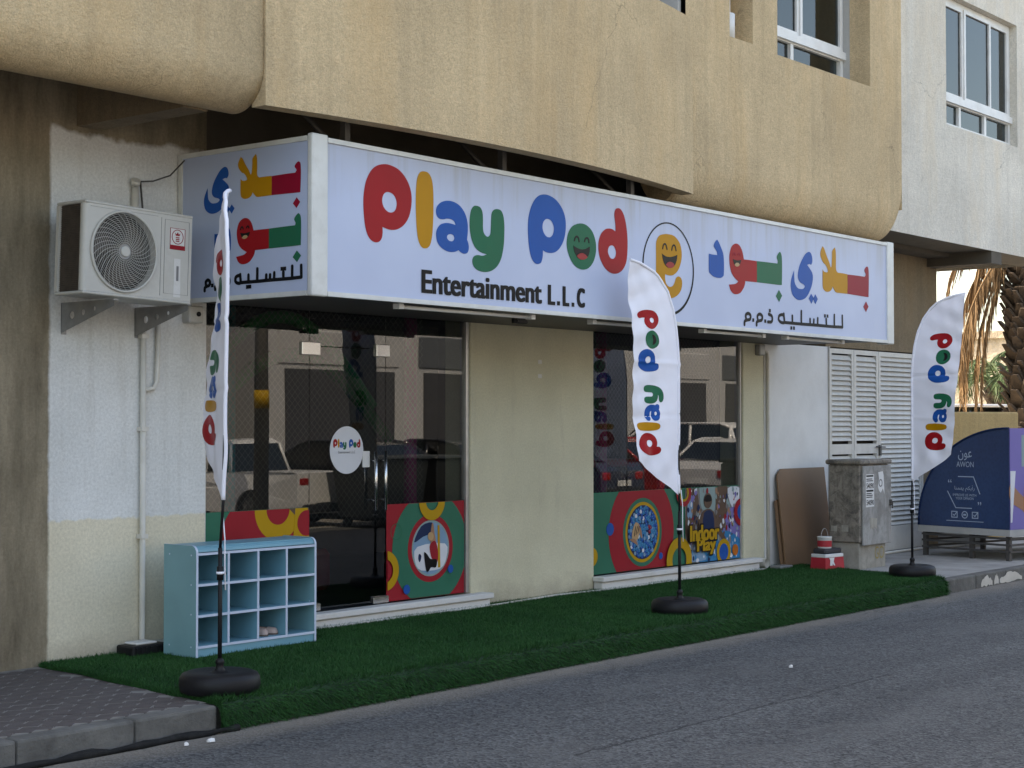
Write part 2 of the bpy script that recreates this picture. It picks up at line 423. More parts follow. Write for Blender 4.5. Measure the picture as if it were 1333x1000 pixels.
M('aluminium', (0.55, 0.55, 0.55), 0.35, 0.1, 6, metal=0.8)
M('chrome', (0.6, 0.6, 0.6), 0.25, 0.03, 6, metal=1.0)
M('window_white', (0.70, 0.70, 0.68), 0.4, 0.05, 4, dirt=0.4, dirtcol=(0.40, 0.35, 0.28))
M('grey_render', (0.40, 0.395, 0.375), 0.9, 0.12, 3, 0.3)
M('pvc_white', (0.62, 0.60, 0.54), 0.45, 0.08, 5, dirt=0.3, dirtcol=(0.35, 0.3, 0.22))
M('black_plastic', (0.010, 0.010, 0.011), 0.5, 0.2, 12, 0.1, 120, spec=0.25)
M('black_rubber', (0.010, 0.010, 0.010), 0.8, 0.25, 12, 0.3, 60, spec=0.2, dirt=0.3, dirtcol=(0.08, 0.08, 0.075))
M('steel_dark', (0.09, 0.085, 0.08), 0.55, 0.2, 8, metal=0.4)

# ------------------------------------------------------------------ ground, road, pavement
g = MB(); g.add([(-300, -300, -0.02), (300, -300, -0.02), (300, 300, -0.02), (-300, 300, -0.02)], [(0, 1, 2, 3)])
tag(g.build('ground', 'sand_ground'), kind='structure')
rd = MB(); rd.add([(-120, -10.6, 0), (120, -10.6, 0), (120, -2.0, 0), (-120, -2.0, 0)], [(0, 1, 2, 3)])
tag(rd.build('road', 'asphalt'), kind='structure')

KERB_Y = -2.075
def arc(cx, cy, r, a0, a1, n): return [(cx + r * math.cos(a0 + (a1 - a0) * k / n), cy + r * math.sin(a0 + (a1 - a0) * k / n)) for k in range(n + 1)]
# bedding below the pavers, and the plain concrete pavement under and beyond the turf
pv = MB(); pv.box(-30, -4.3, KERB_Y + 0.13, 0.1, -0.05, 0.1472)
pave = tag(pv.build('pavement', 'sand_joint'), kind='structure')
pv = MB(); pv.box(-4.3, 40, KERB_Y + 0.13, 0.1, -0.05, 0.146)
tag(pv.build('pavement', 'concrete_light'), kind='structure')
kerb_root = tag(MB().box(-30, -6.7, KERB_Y, KERB_Y + 0.128, -0.05, 0.15, b=0.015).build('kerb', 'concrete'), kind='structure')
def kerb_stone(parent, x0, x1):
    m = MB(); m.bbox(x0 + 0.003, x1 - 0.003, KERB_Y + rnd.uniform(-0.004, 0.004), KERB_Y + 0.128, -0.05, 0.150 + rnd.uniform(-0.004, 0.003), 0.018, seg=2)
    o = m.build('kerb_stone', 'concrete', parent); return o
for xa, xb in ((-6.7, -5.95), (-5.95, -5.2), (-5.2, -4.615)): kerb_stone(kerb_root, xa, xb)
for k in range(10): kerb_stone(kerb_root, 5.13 + k * 0.8, 5.13 + (k + 1) * 0.8)
kb = MB(); kb.box(13.13, 40, KERB_Y, KERB_Y + 0.128, -0.05, 0.15); kb.build('kerb_stone', 'concrete', kerb_root)

# wavy interlocking pavers left of the turf, each its own piece
def paver_mesh(k):
    L, Wd, amp = 0.250, 0.125, 0.024
    def wav(t): return amp * math.sin(4 * PI * t)
    pts = []
    n = 8; gx_, gy_ = 0.0022, 0.0075
    for i in range(n + 1): t = i / n; pts.append((-L / 2 + gx_ + (L - 2 * gx_) * t, -Wd / 2 + gy_ + wav(t)))
    for i in range(1, 4): t = i / 4; pts.append((L / 2 - gx_ + 0.020 * math.sin(2 * PI * t), -Wd / 2 + gy_ + (Wd - 2 * gy_) * t))
    for i in range(n + 1): t = 1 - i / n; pts.append((-L / 2 + gx_ + (L - 2 * gx_) * t, Wd / 2 - gy_ + wav(t)))
    for i in range(1, 4): t = 1 - i / 4; pts.append((-L / 2 + gx_ + 0.020 * math.sin(2 * PI * t), -Wd / 2 + gy_ + (Wd - 2 * gy_) * t))
    m = MB(); a = [(x, y, 0.0) for x, y in pts]; b = [(x * 0.996, y * 0.98, 0.012) for x, y in pts]; N = len(pts)
    m.add(a + b, [tuple(range(N, 2 * N))] + [(i, (i + 1) % N, N + (i + 1) % N, N + i) for i in range(N)])
    return m.mesh('paver', 'paver')
pm = paver_mesh(0)
cols_r = random.Random(3)
yy = KERB_Y + 0.20; row = 0; npv = 0
while yy < -0.02:
    xx = -7.0 + (0.125 if row % 2 else 0.0)
    while xx < -4.20:
        edge = -4.62 + (yy + 2.07) / 2.07 * 0.26
        if xx + 0.10 < edge + 0.12 and npv < 299:
            o = bpy.data.objects.new('paver', pm); COL.objects.link(o); o.parent = pave
            o.location = (xx, yy, 0.1365 + cols_r.uniform(-0.0008, 0.0025)); o.rotation_euler = (cols_r.uniform(-.006, .006), cols_r.uniform(-.006, .006), 0); npv += 1
        xx += 0.25
    yy += 0.125; row += 1

# ------------------------------------------------------------------ the apartment building
bld = thing('apartment_building', 'tan stuccoed apartment block with rolled overhang above the corner shopfront', 'building')
YF_ = 0.0
def wall_open(x0, x1, z0, z1, y, ops, depth):
    """front face of a wall at y with rectangular openings and their reveals going back by depth"""
    m = MB()
    xs = sorted({x0, x1, *[o[0] for o in ops], *[o[1] for o in ops]}); zs = sorted({z0, z1, *[o[2] for o in ops], *[o[3] for o in ops]})
    for i in range(len(xs) - 1):
        for j in range(len(zs) - 1):
            cx, cz = (xs[i] + xs[i + 1]) / 2, (zs[j] + zs[j + 1]) / 2
            if any(o[0] < cx < o[1] and o[2] < cz < o[3] for o in ops): continue
            m.add([(xs[i], y, zs[j]), (xs[i + 1], y, zs[j]), (xs[i + 1], y, zs[j + 1]), (xs[i], y, zs[j + 1])], [(0, 1, 2, 3)])
    for a, b, c, d in ops:
        q = [(a, c), (b, c), (b, d), (a, d)]
        for k in range(4):
            p, r_ = q[k], q[(k + 1) % 4]
            m.add([(p[0], y, p[1]), (r_[0], y, r_[1]), (r_[0], y + depth, r_[1]), (p[0], y + depth, p[1])], [(0, 1, 2, 3)])
    return m
GX0, GX1, WX0, WX1 = -2.927, 0.071, 1.885, 4.640
# ground-floor walls
m = MB(); m.box(-22, GX0, 0, 0.3, 0, 4.25); m.build('wall', 'painted_wall', bld)
m = MB(); m.box(GX1, WX0, 0, 0.3, 0, 2.76, b=0.006); m.build('pillar', 'cream_wall', bld)
for z in (2.17, 2.30): MB().box(1.02, 1.075, -0.0025, -0.0005, z, z + 0.035).build('sticker', 'white_paint', bld)
m = MB(); m.box(WX1, 5.075, 0, 0.3, 0, 2.76, b=0.006); m.build('pillar', 'cream_wall', bld)
m = MB(); m.box(GX0, 6.54, 0.03, 0.3, 2.765, 4.25); m.build('header_wall', 'header_shade', bld)
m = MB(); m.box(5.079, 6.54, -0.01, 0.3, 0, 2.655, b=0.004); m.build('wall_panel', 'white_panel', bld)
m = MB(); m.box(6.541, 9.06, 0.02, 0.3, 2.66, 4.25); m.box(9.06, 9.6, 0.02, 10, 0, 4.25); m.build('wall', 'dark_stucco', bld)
m = MB(); m.box(-22, 9.06, 9.6, 10, 0, 4.2); m.build('rear_wall', 'tan_stucco', bld)
# soffit and beams under the overhang
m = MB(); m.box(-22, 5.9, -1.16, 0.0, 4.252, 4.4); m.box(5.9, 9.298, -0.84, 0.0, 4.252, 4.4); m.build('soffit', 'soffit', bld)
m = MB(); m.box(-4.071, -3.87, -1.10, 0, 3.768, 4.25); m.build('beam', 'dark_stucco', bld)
m = MB(); m.box(9.30, 9.62, -0.862, 0.018, 3.795, 4.40); m.build('beam', 'header_shade', bld)
m = MB(); m.box(6.0, 9.298, -0.30, -0.01, 3.90, 4.25); m.build('beam', 'header_shade', bld)

# rolled overhang on the left
def rolled(x0, x1, yf, zb, ry, rz, ztop, nx, corner=0.0, ydrop=lambda x: 0.0):
    m = MB(); rows = []
    xs = [x0 + (x1 - x0) * i / nx for i in range(nx + 1)]
    if corner > 0: xs = [x for x in xs if x < x1 - corner] + [x1 - corner + corner * math.sin(PI / 2 * k / 12) for k in range(13)]
    angs = [R(a) for a in range(0, 171, 9)]
    for x in xs:
        b = zb
        if corner > 0 and x > x1 - corner: b = zb + corner - math.sqrt(max(0, corner ** 2 - (x - (x1 - corner)) ** 2))
        yfx = yf + ydrop(x)
        prof = [(yfx, ztop), (yfx, b + rz + 0.4 * max(0, ztop - b - rz))] + [(yfx + ry - ry * math.cos(a), b + rz - rz * math.sin(a)) for a in angs]
        rows.append([(x, y, z) for y, z in prof])
    n = len(rows[0]); vs = [v for r_ in rows for v in r_]
    fs = [(i * n + j, (i + 1) * n + j, (i + 1) * n + j + 1, i * n + j + 1) for i in range(len(rows) - 1) for j in range(n - 1)]
    m.add(vs, fs, 0, True)
    m.add(rows[0], [tuple(range(n))]); m.add(rows[-1], [tuple(range(n))])
    return m
rolled(-22, -3.672, -1.415, 3.775, 0.26, 0.27, 6.0, 30).build('rolled_overhang', 'tan_stucco', bld)
# bowed fascia over the sign
def bow(x):
    (xa, ya), (xb, yb), (xc, yc) = (-3.67, -1.43), (-1.2, -1.625), (1.56, -1.33)
    return ya * (x - xb) * (x - xc) / ((xa - xb) * (xa - xc)) + yb * (x - xa) * (x - xc) / ((xb - xa) * (xb - xc)) + yc * (x - xa) * (x - xb) / ((xc - xa) * (xc - xb))
m = MB(); N = 40; P = []
for i in range(N + 1):
    x = -3.67 + 5.24 * i / N; y = bow(x); P.append([(x, y, 3.8), (x, y, 5.37), (x, y + 0.13, 5.37), (x, y + 0.13, 3.8)])
vs = [v for r_ in P for v in r_]
for j in range(4): m.add(vs, [(i * 4 + j, (i + 1) * 4 + j, (i + 1) * 4 + (j + 1) % 4, i * 4 + (j + 1) % 4) for i in range(N)], 0, False)
m.add(P[0], [(0, 1, 2, 3)]); m.add(P[-1], [(0, 1, 2, 3)])
m.build('fascia', 'tan_stucco', bld)
m = MB(); m.box(-3.66, 1.56, -1.20, -1.0, 4.40, 5.30); m.build('wall', 'grey_render', bld)
# rolled overhang on the right, with the wall and its openings above
rolled(1.50, 5.93, -1.25, 3.745, 0.24, 0.40, 5.30, 36, corner=0.24).build('rolled_overhang', 'tan_stucco', bld)
OP1 = (3.212, 5.185, 5.345, 7.05); SL = (2.327, 2.746, 5.365, 7.05)
wall_open(1.572, 5.93, 5.30, 8.0, -1.25, [OP1, SL], 0.24).build('wall', 'tan_stucco', bld)
m = MB(); m.add([(5.93, -1.25, 4.1), (5.93, -0.6, 4.1), (5.93, -0.6, 8), (5.93, -1.25, 8)], [(0, 1, 2, 3)]); m.build('wall', 'tan_stucco', bld)
# grey inner reveals of the window
m = MB(); m.box(5.187, 5.26, -1.008, -0.55, 5.3, 7.05); m.box(3.10, 3.21, -1.008, -0.55, 5.3, 7.05); m.box(3.0, 5.3, -1.008, -0.55, 5.25, 5.343); m.build('reveal', 'grey_render', bld)
m = MB(); m.box(2.2, 2.9, -1.008, -0.9, 5.3, 7.1); m.build('recess_wall', 'tan_stucco', bld)
m = MB(); m.tube([(2.44, -1.10, 5.367), (2.44, -1.10, 7.2)], 0.075, 12); m.tube([(2.475, -1.10, 5.367), (2.475, -1.10, 5.62)], 0.10, 12); m.build('downpipe', 'white_paint', bld)
# white wing further along
OW = (7.95, 10.16, 5.38, 6.985)
wall_open(5.93, 11.6, 3.95, 8.0, -0.87, [OW], 0.30).build('wall', 'white_stucco', bld)
m = MB(); m.box(5.8, 11.6, -0.868, -0.31, 3.953, 4.2); m.build('soffit', 'soffit', bld)
m = MB(); m.add([(11.6, -0.87, 3.95), (11.6, 6, 3.95), (11.6, 6, 8), (11.6, -0.87, 8)], [(0, 1, 2, 3)]); m.build('wall', 'white_stucco', bld)
# upper storeys (above the picture) that shade the street
m = MB(); m.box(-22, 11.6, -1.15, 10, 8.0, 14.2); m.build('upper_storeys', 'tan_stucco', bld)
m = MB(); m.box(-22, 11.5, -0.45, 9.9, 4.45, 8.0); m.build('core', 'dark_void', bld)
m = MB(); m.box(-22, -3.672, -1.41, -0.5, 6.0, 8.0); m.box(-3.672, 1.572, -1.15, -0.8, 7.1, 8.0); m.build('wall', 'tan_stucco', bld)

def window(x0, x1, z0, z1, y, trans, mull_top, mull_bot, right_frame=True):
    """white aluminium window: frame, sliding sashes above a row of fixed lights"""
    w = MB(); t = 0.055
    for a, b, c, d in ((x0, x1, z0, z0 + t), (x0, x1, z1 - t, z1), (x0, x0 + t, z0 + t, z1 - t), (x1 - t, x1, z0 + t, z1 - t), (x0 + t, x1 - t, trans - 0.05, trans + 0.03)):
        w.box(a, b, y, y + 0.09, c, d)
    for mx in mull_bot: w.box(mx - 0.03, mx + 0.03, y + 0.004, y + 0.07, z0 + t, trans - 0.05)
    fr = w.build('window', 'window_white', bld)
    s = MB(); s.box(x0 - 0.01, x1 + 0.03, y - 0.035, y - 0.002, trans - 0.035, trans + 0.045); s.build('rail', 'window_white', fr)
    xs = [x0 + t] + list(mull_top) + [x1 - t]
    for i in range(len(xs) - 1):
        a, b = xs[i], xs[i + 1]; yo = y + (0.012 if i % 2 else 0.03); q = 0.045
        s = MB()
        for aa, bb, cc, dd in ((a, b, trans + 0.045, trans + 0.045 + q), (a, b, z1 - t - q, z1 - t), (a, a + q, trans + 0.045 + q, z1 - t - q), (b - q, b, trans + 0.045 + q, z1 - t - q)):
            s.box(aa, bb, yo - 0.03, yo + 0.02, cc, dd)
        s.build('sash', 'window_white', fr)
        p = MB(); p.box(a + q, b - q, yo - 0.006, yo + 0.002, trans + 0.045 + q, z1 - t - q); p.build('pane', 'upper_glass', fr)
    xs = [x0 + t] + list(mull_bot) + [x1 - t]
    for i in range(len(xs) - 1):
        p = MB(); p.box(xs[i] + 0.02, xs[i + 1] - 0.02, y + 0.04, y + 0.048, z0 + t, trans - 0.05); p.build('pane', 'upper_glass', fr)
    # curtain-dark room behind
    k = MB(); k.box(x0 - 0.05, x1 + 0.05, y + 0.30, y + 0.33, z0 - 0.05, z1 + 0.05); k.build('blind', 'room_blind', fr)
    return fr
M('room_blind', (0.12, 0.19, 0.20), 0.8, 0.3, 1.5)
window(3.215, 5.183, 5.345, 7.04, -0.93, 5.70, (4.22, ), (4.08,))
window(7.955, 10.155, 5.383, 6.98, -0.77, 5.73, (8.68, 9.50), (8.58, 9.36))
window(-3.6, 1.50, 5.38, 7.06, -1.02, 5.70, (-1.9, -0.2), (-1.9, -0.2))
m = MB(); m.box(1.52, 1.57, -1.2, -0.86, 5.30, 7.1); m.build('reveal', 'grey_render', bld)

# ------------------------------------------------------------------ shopfront glazing (parts of the building)
def sill(x0, x1, z1):
    m = MB(); m.box(x0, x1, -0.105, -0.002, 0.14, z1 - 0.05, b=0.008); m.box(x0 - 0.02, x1 + 0.02, -0.135, -0.002, z1 - 0.049, z1, b=0.008)
    return m.build('sill', 'white_paint', bld)
sill(-2.925, 0.21, 0.285); sill(1.875, 4.80, 0.30)
m = MB(); m.box(0.028, 0.068, 0.02, 0.09, 0.29, 2.76); m.build('jamb', 'aluminium', bld)
m = MB(); m.box(-2.925, -2.905, 0.02, 0.09, 0.29, 2.76); m.build('jamb', 'white_paint', bld)
m = MB(); m.box(WX1 - 0.035, WX1 - 0.002, 0.02, 0.09, 0.302, 2.76); m.build('jamb', 'aluminium', bld)
m = MB(); m.box(WX0 + 0.002, WX0 + 0.02, 0.02, 0.09, 0.302, 2.76); m.build('jamb', 'aluminium', bld)
def pane(x0, x1, z0, z1, y=0.045, parent=bld, name='shop_window'):
    m = MB(); m.add([(x0, y, z0), (x1, y, z0), (x1, y, z1), (x0, y, z1)], [(0, 1, 2, 3)]); return m.build(name, 'shop_glass', parent)
pane(-2.903, -1.838, 0.288, 2.76); pane(-1.83, -0.966, 2.365, 2.76); pane(-0.96, 0.026, 0.288, 2.76)
pane(WX0 + 0.022, 3.42, 0.303, 2.76); pane(3.428, WX1 - 0.037, 0.303, 2.76)
door = pane(-1.830, -0.966, 0.30, 2.357, 0.046, bld, 'glass_door')
def patch(x0, x1, z0, z1): MB().box(x0, x1, 0.025, 0.067, z0, z1, b=0.004).build('patch_fitting', 'chrome', door)
patch(-1.93, -1.73, 2.29, 2.39); patch(-1.09, -0.93, 2.30, 2.40); patch(-1.90, -1.72, 0.286, 0.345); patch(-1.12, -0.94, 0.286, 0.345)
for xh in (-1.135, -1.02):
    m = MB(); m.tube([(xh, -0.01, 1.05), (xh, -0.01, 1.53)], 0.014, 10); m.tube([(xh, -0.01, 1.13), (xh, 0.045, 1.13)], 0.008, 8); m.tube([(xh, -0.01, 1.45), (xh, 0.045, 1.45)], 0.008, 8)
    m.build('handle', 'chrome', door)
m = MB(); m.box(-1.24, -1.16, 0.036, 0.044, 1.40, 1.53); m.build('notice', 'white_panel', door)

# interior of the play shop
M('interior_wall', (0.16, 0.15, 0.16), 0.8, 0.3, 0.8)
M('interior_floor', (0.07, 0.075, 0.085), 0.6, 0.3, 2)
M('pad_green', (0.02, 0.28, 0.06), 0.5); M('pad_pink', (0.45, 0.06, 0.22), 0.5); M('pad_teal', (0.03, 0.30, 0.30), 0.5); M('net', (0.30, 0.29, 0.28), 0.7)
M('pad_blue', (0.03, 0.08, 0.30), 0.5); M('pad_red', (0.45, 0.04, 0.06), 0.5)
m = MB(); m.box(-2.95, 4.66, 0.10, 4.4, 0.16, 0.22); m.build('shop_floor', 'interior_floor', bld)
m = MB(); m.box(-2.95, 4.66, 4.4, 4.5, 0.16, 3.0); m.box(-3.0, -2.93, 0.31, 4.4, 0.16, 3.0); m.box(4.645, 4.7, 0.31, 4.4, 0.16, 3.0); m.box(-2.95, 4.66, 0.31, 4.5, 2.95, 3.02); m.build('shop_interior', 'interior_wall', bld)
def net(x0, x1, z0, z1, y, step=0.062, w=0.0022):
    m = MB(); H = z1 - z0
    k = x0 - H
    while k < x1:
        for sgn in (1, -1):
            if sgn > 0: a, b = (k, z0), (k + H, z1)
            else: a, b = (k + H, z0), (k, z1)
            # clip the diagonal in x
            def at(xq): return a[1] + (b[1] - a[1]) * (xq - a[0]) / (b[0] - a[0])
            lo, hi = max(min(a[0], b[0]), x0), min(max(a[0], b[0]), x1)
            if hi - lo > 0.01:
                za, zb = at(lo), at(hi); d = w * 1.41
                m.add([(lo, y, za - d), (hi, y, zb - d), (hi, y, zb + d), (lo, y, za + d)], [(0, 1, 2, 3)])
        k += step
    o = m.build('safety_net', 'net', None); return o
play = thing('play_frame', 'dark indoor climbing frame with netting and green arches behind the shop glass', 'play frame')
for a in ((-2.85, -0.2, 0.9, 2.74, 0.32), (1.95, 4.58, 0.9, 2.74, 0.30)): net(*a).parent = play
def arch(x0, x1, z0, h, y, r, mt):
    m = MB(); m.tube([(x0 + (x1 - x0) * k / 16, y, z0 + h * math.sin(PI * k / 16)) for k in range(17)], r, 10); m.build('arch_tube', mt, play)
arch(-2.7, -0.6, 1.9, 0.72, 0.55, 0.055, 'pad_green'); arch(-2.2, 0.2, 1.6, 0.75, 1.1, 0.06, 'pad_green')
for x, y, mt in ((-0.05, 0.6, 'pad_pink'), (2.12, 0.6, 'pad_pink'), (-2.0, 0.8, 'pad_teal'), (3.4, 1.0, 'pad_pink'), (-2.75, 0.6, 'pad_teal'), (4.4, 0.9, 'pad_blue')):
    m = MB(); m.tube([(x, y, 0.22), (x, y, 2.9)], 0.06, 12); m.build('padded_post', mt, play)
m = MB(); m.box(1.95, 4.5, 1.2, 1.9, 1.28, 1.36, b=0.02); m.build('deck', 'pad_red', play)
m = MB(); m.box(-2.7, -1.9, 1.4, 2.2, 0.22, 0.75, b=0.05); m.build('foam_block', 'pad_blue', play)
m = MB(); m.box(-0.8, 0.0, 1.6, 2.4, 0.22, 0.6, b=0.05); m.build('foam_block', 'pad_red', play)

# louvred service doors: three leaves, each slat a piece
def leaf(x0, x1, z0, z1, mid, base):
    m = MB(); t = 0.055
    m.box(x0, x0 + t, -0.02, 0.03, z0, z1); m.box(x1 - t, x1, -0.02, 0.03, z0, z1); m.box(x0 + t, x1 - t, -0.018, 0.028, z1 - t, z1); m.box(x0 + t, x1 - t, -0.018, 0.028, z0, z0 + base)
    if mid: m.box(x0 + t, x1 - t, -0.018, 0.028, mid - 0.07, mid + 0.05)
    o = m.build('louvre_door', 'louvre_paint', bld)
    sm = MB(); w = x1 - x0 - 2 * t
    sm.add([(0, -0.020, -0.030), (w, -0.020, -0.030), (w, 0.018, 0.028), (0, 0.018, 0.028), (0, -0.012, -0.034), (w, -0.012, -0.034), (w, 0.026, 0.024), (0, 0.026, 0.024)],
           [(0, 1, 2, 3), (7, 6, 5, 4), (0, 4, 5, 1), (3, 2, 6, 7), (0, 3, 7, 4), (1, 5, 6, 2)])
    me = sm.mesh('slat', 'louvre_paint')
    z = z0 + base + 0.04
    while z < z1 - t - 0.02:
        if not (mid and mid - 0.10 < z < mid + 0.08):
            s = bpy.data.objects.new('slat', me); COL.objects.link(s); s.parent = o; s.location = (x0 + t, 0, z)
            s.rotation_euler[0] = rnd.uniform(-0.05, 0.05)
        z += 0.060
    return o
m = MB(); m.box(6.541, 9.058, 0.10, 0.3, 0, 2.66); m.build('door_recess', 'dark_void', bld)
leaf(6.56, 7.17, 0.18, 2.64, 1.46, 0.16); leaf(7.18, 7.82, 0.18, 2.64, 1.46, 0.16)
lf = leaf(7.83, 9.02, 0.18, 2.64, 0, 0.30)
m = MB(); m.box(7.81, 7.85, -0.045, -0.021, 1.36, 1.49); m.tube([(7.72, -0.04, 1.47), (7.96, -0.04, 1.465)], 0.009, 8); m.build('padlock_bolt', 'steel_dark', lf)
m = MB(); m.box(9.02, 9.058, -0.03, 0.03, 0.1, 2.659); m.box(6.543, 6.558, -0.03, 0.03, 0.1, 2.659); m.build('door_frame', 'louvre_paint', bld)

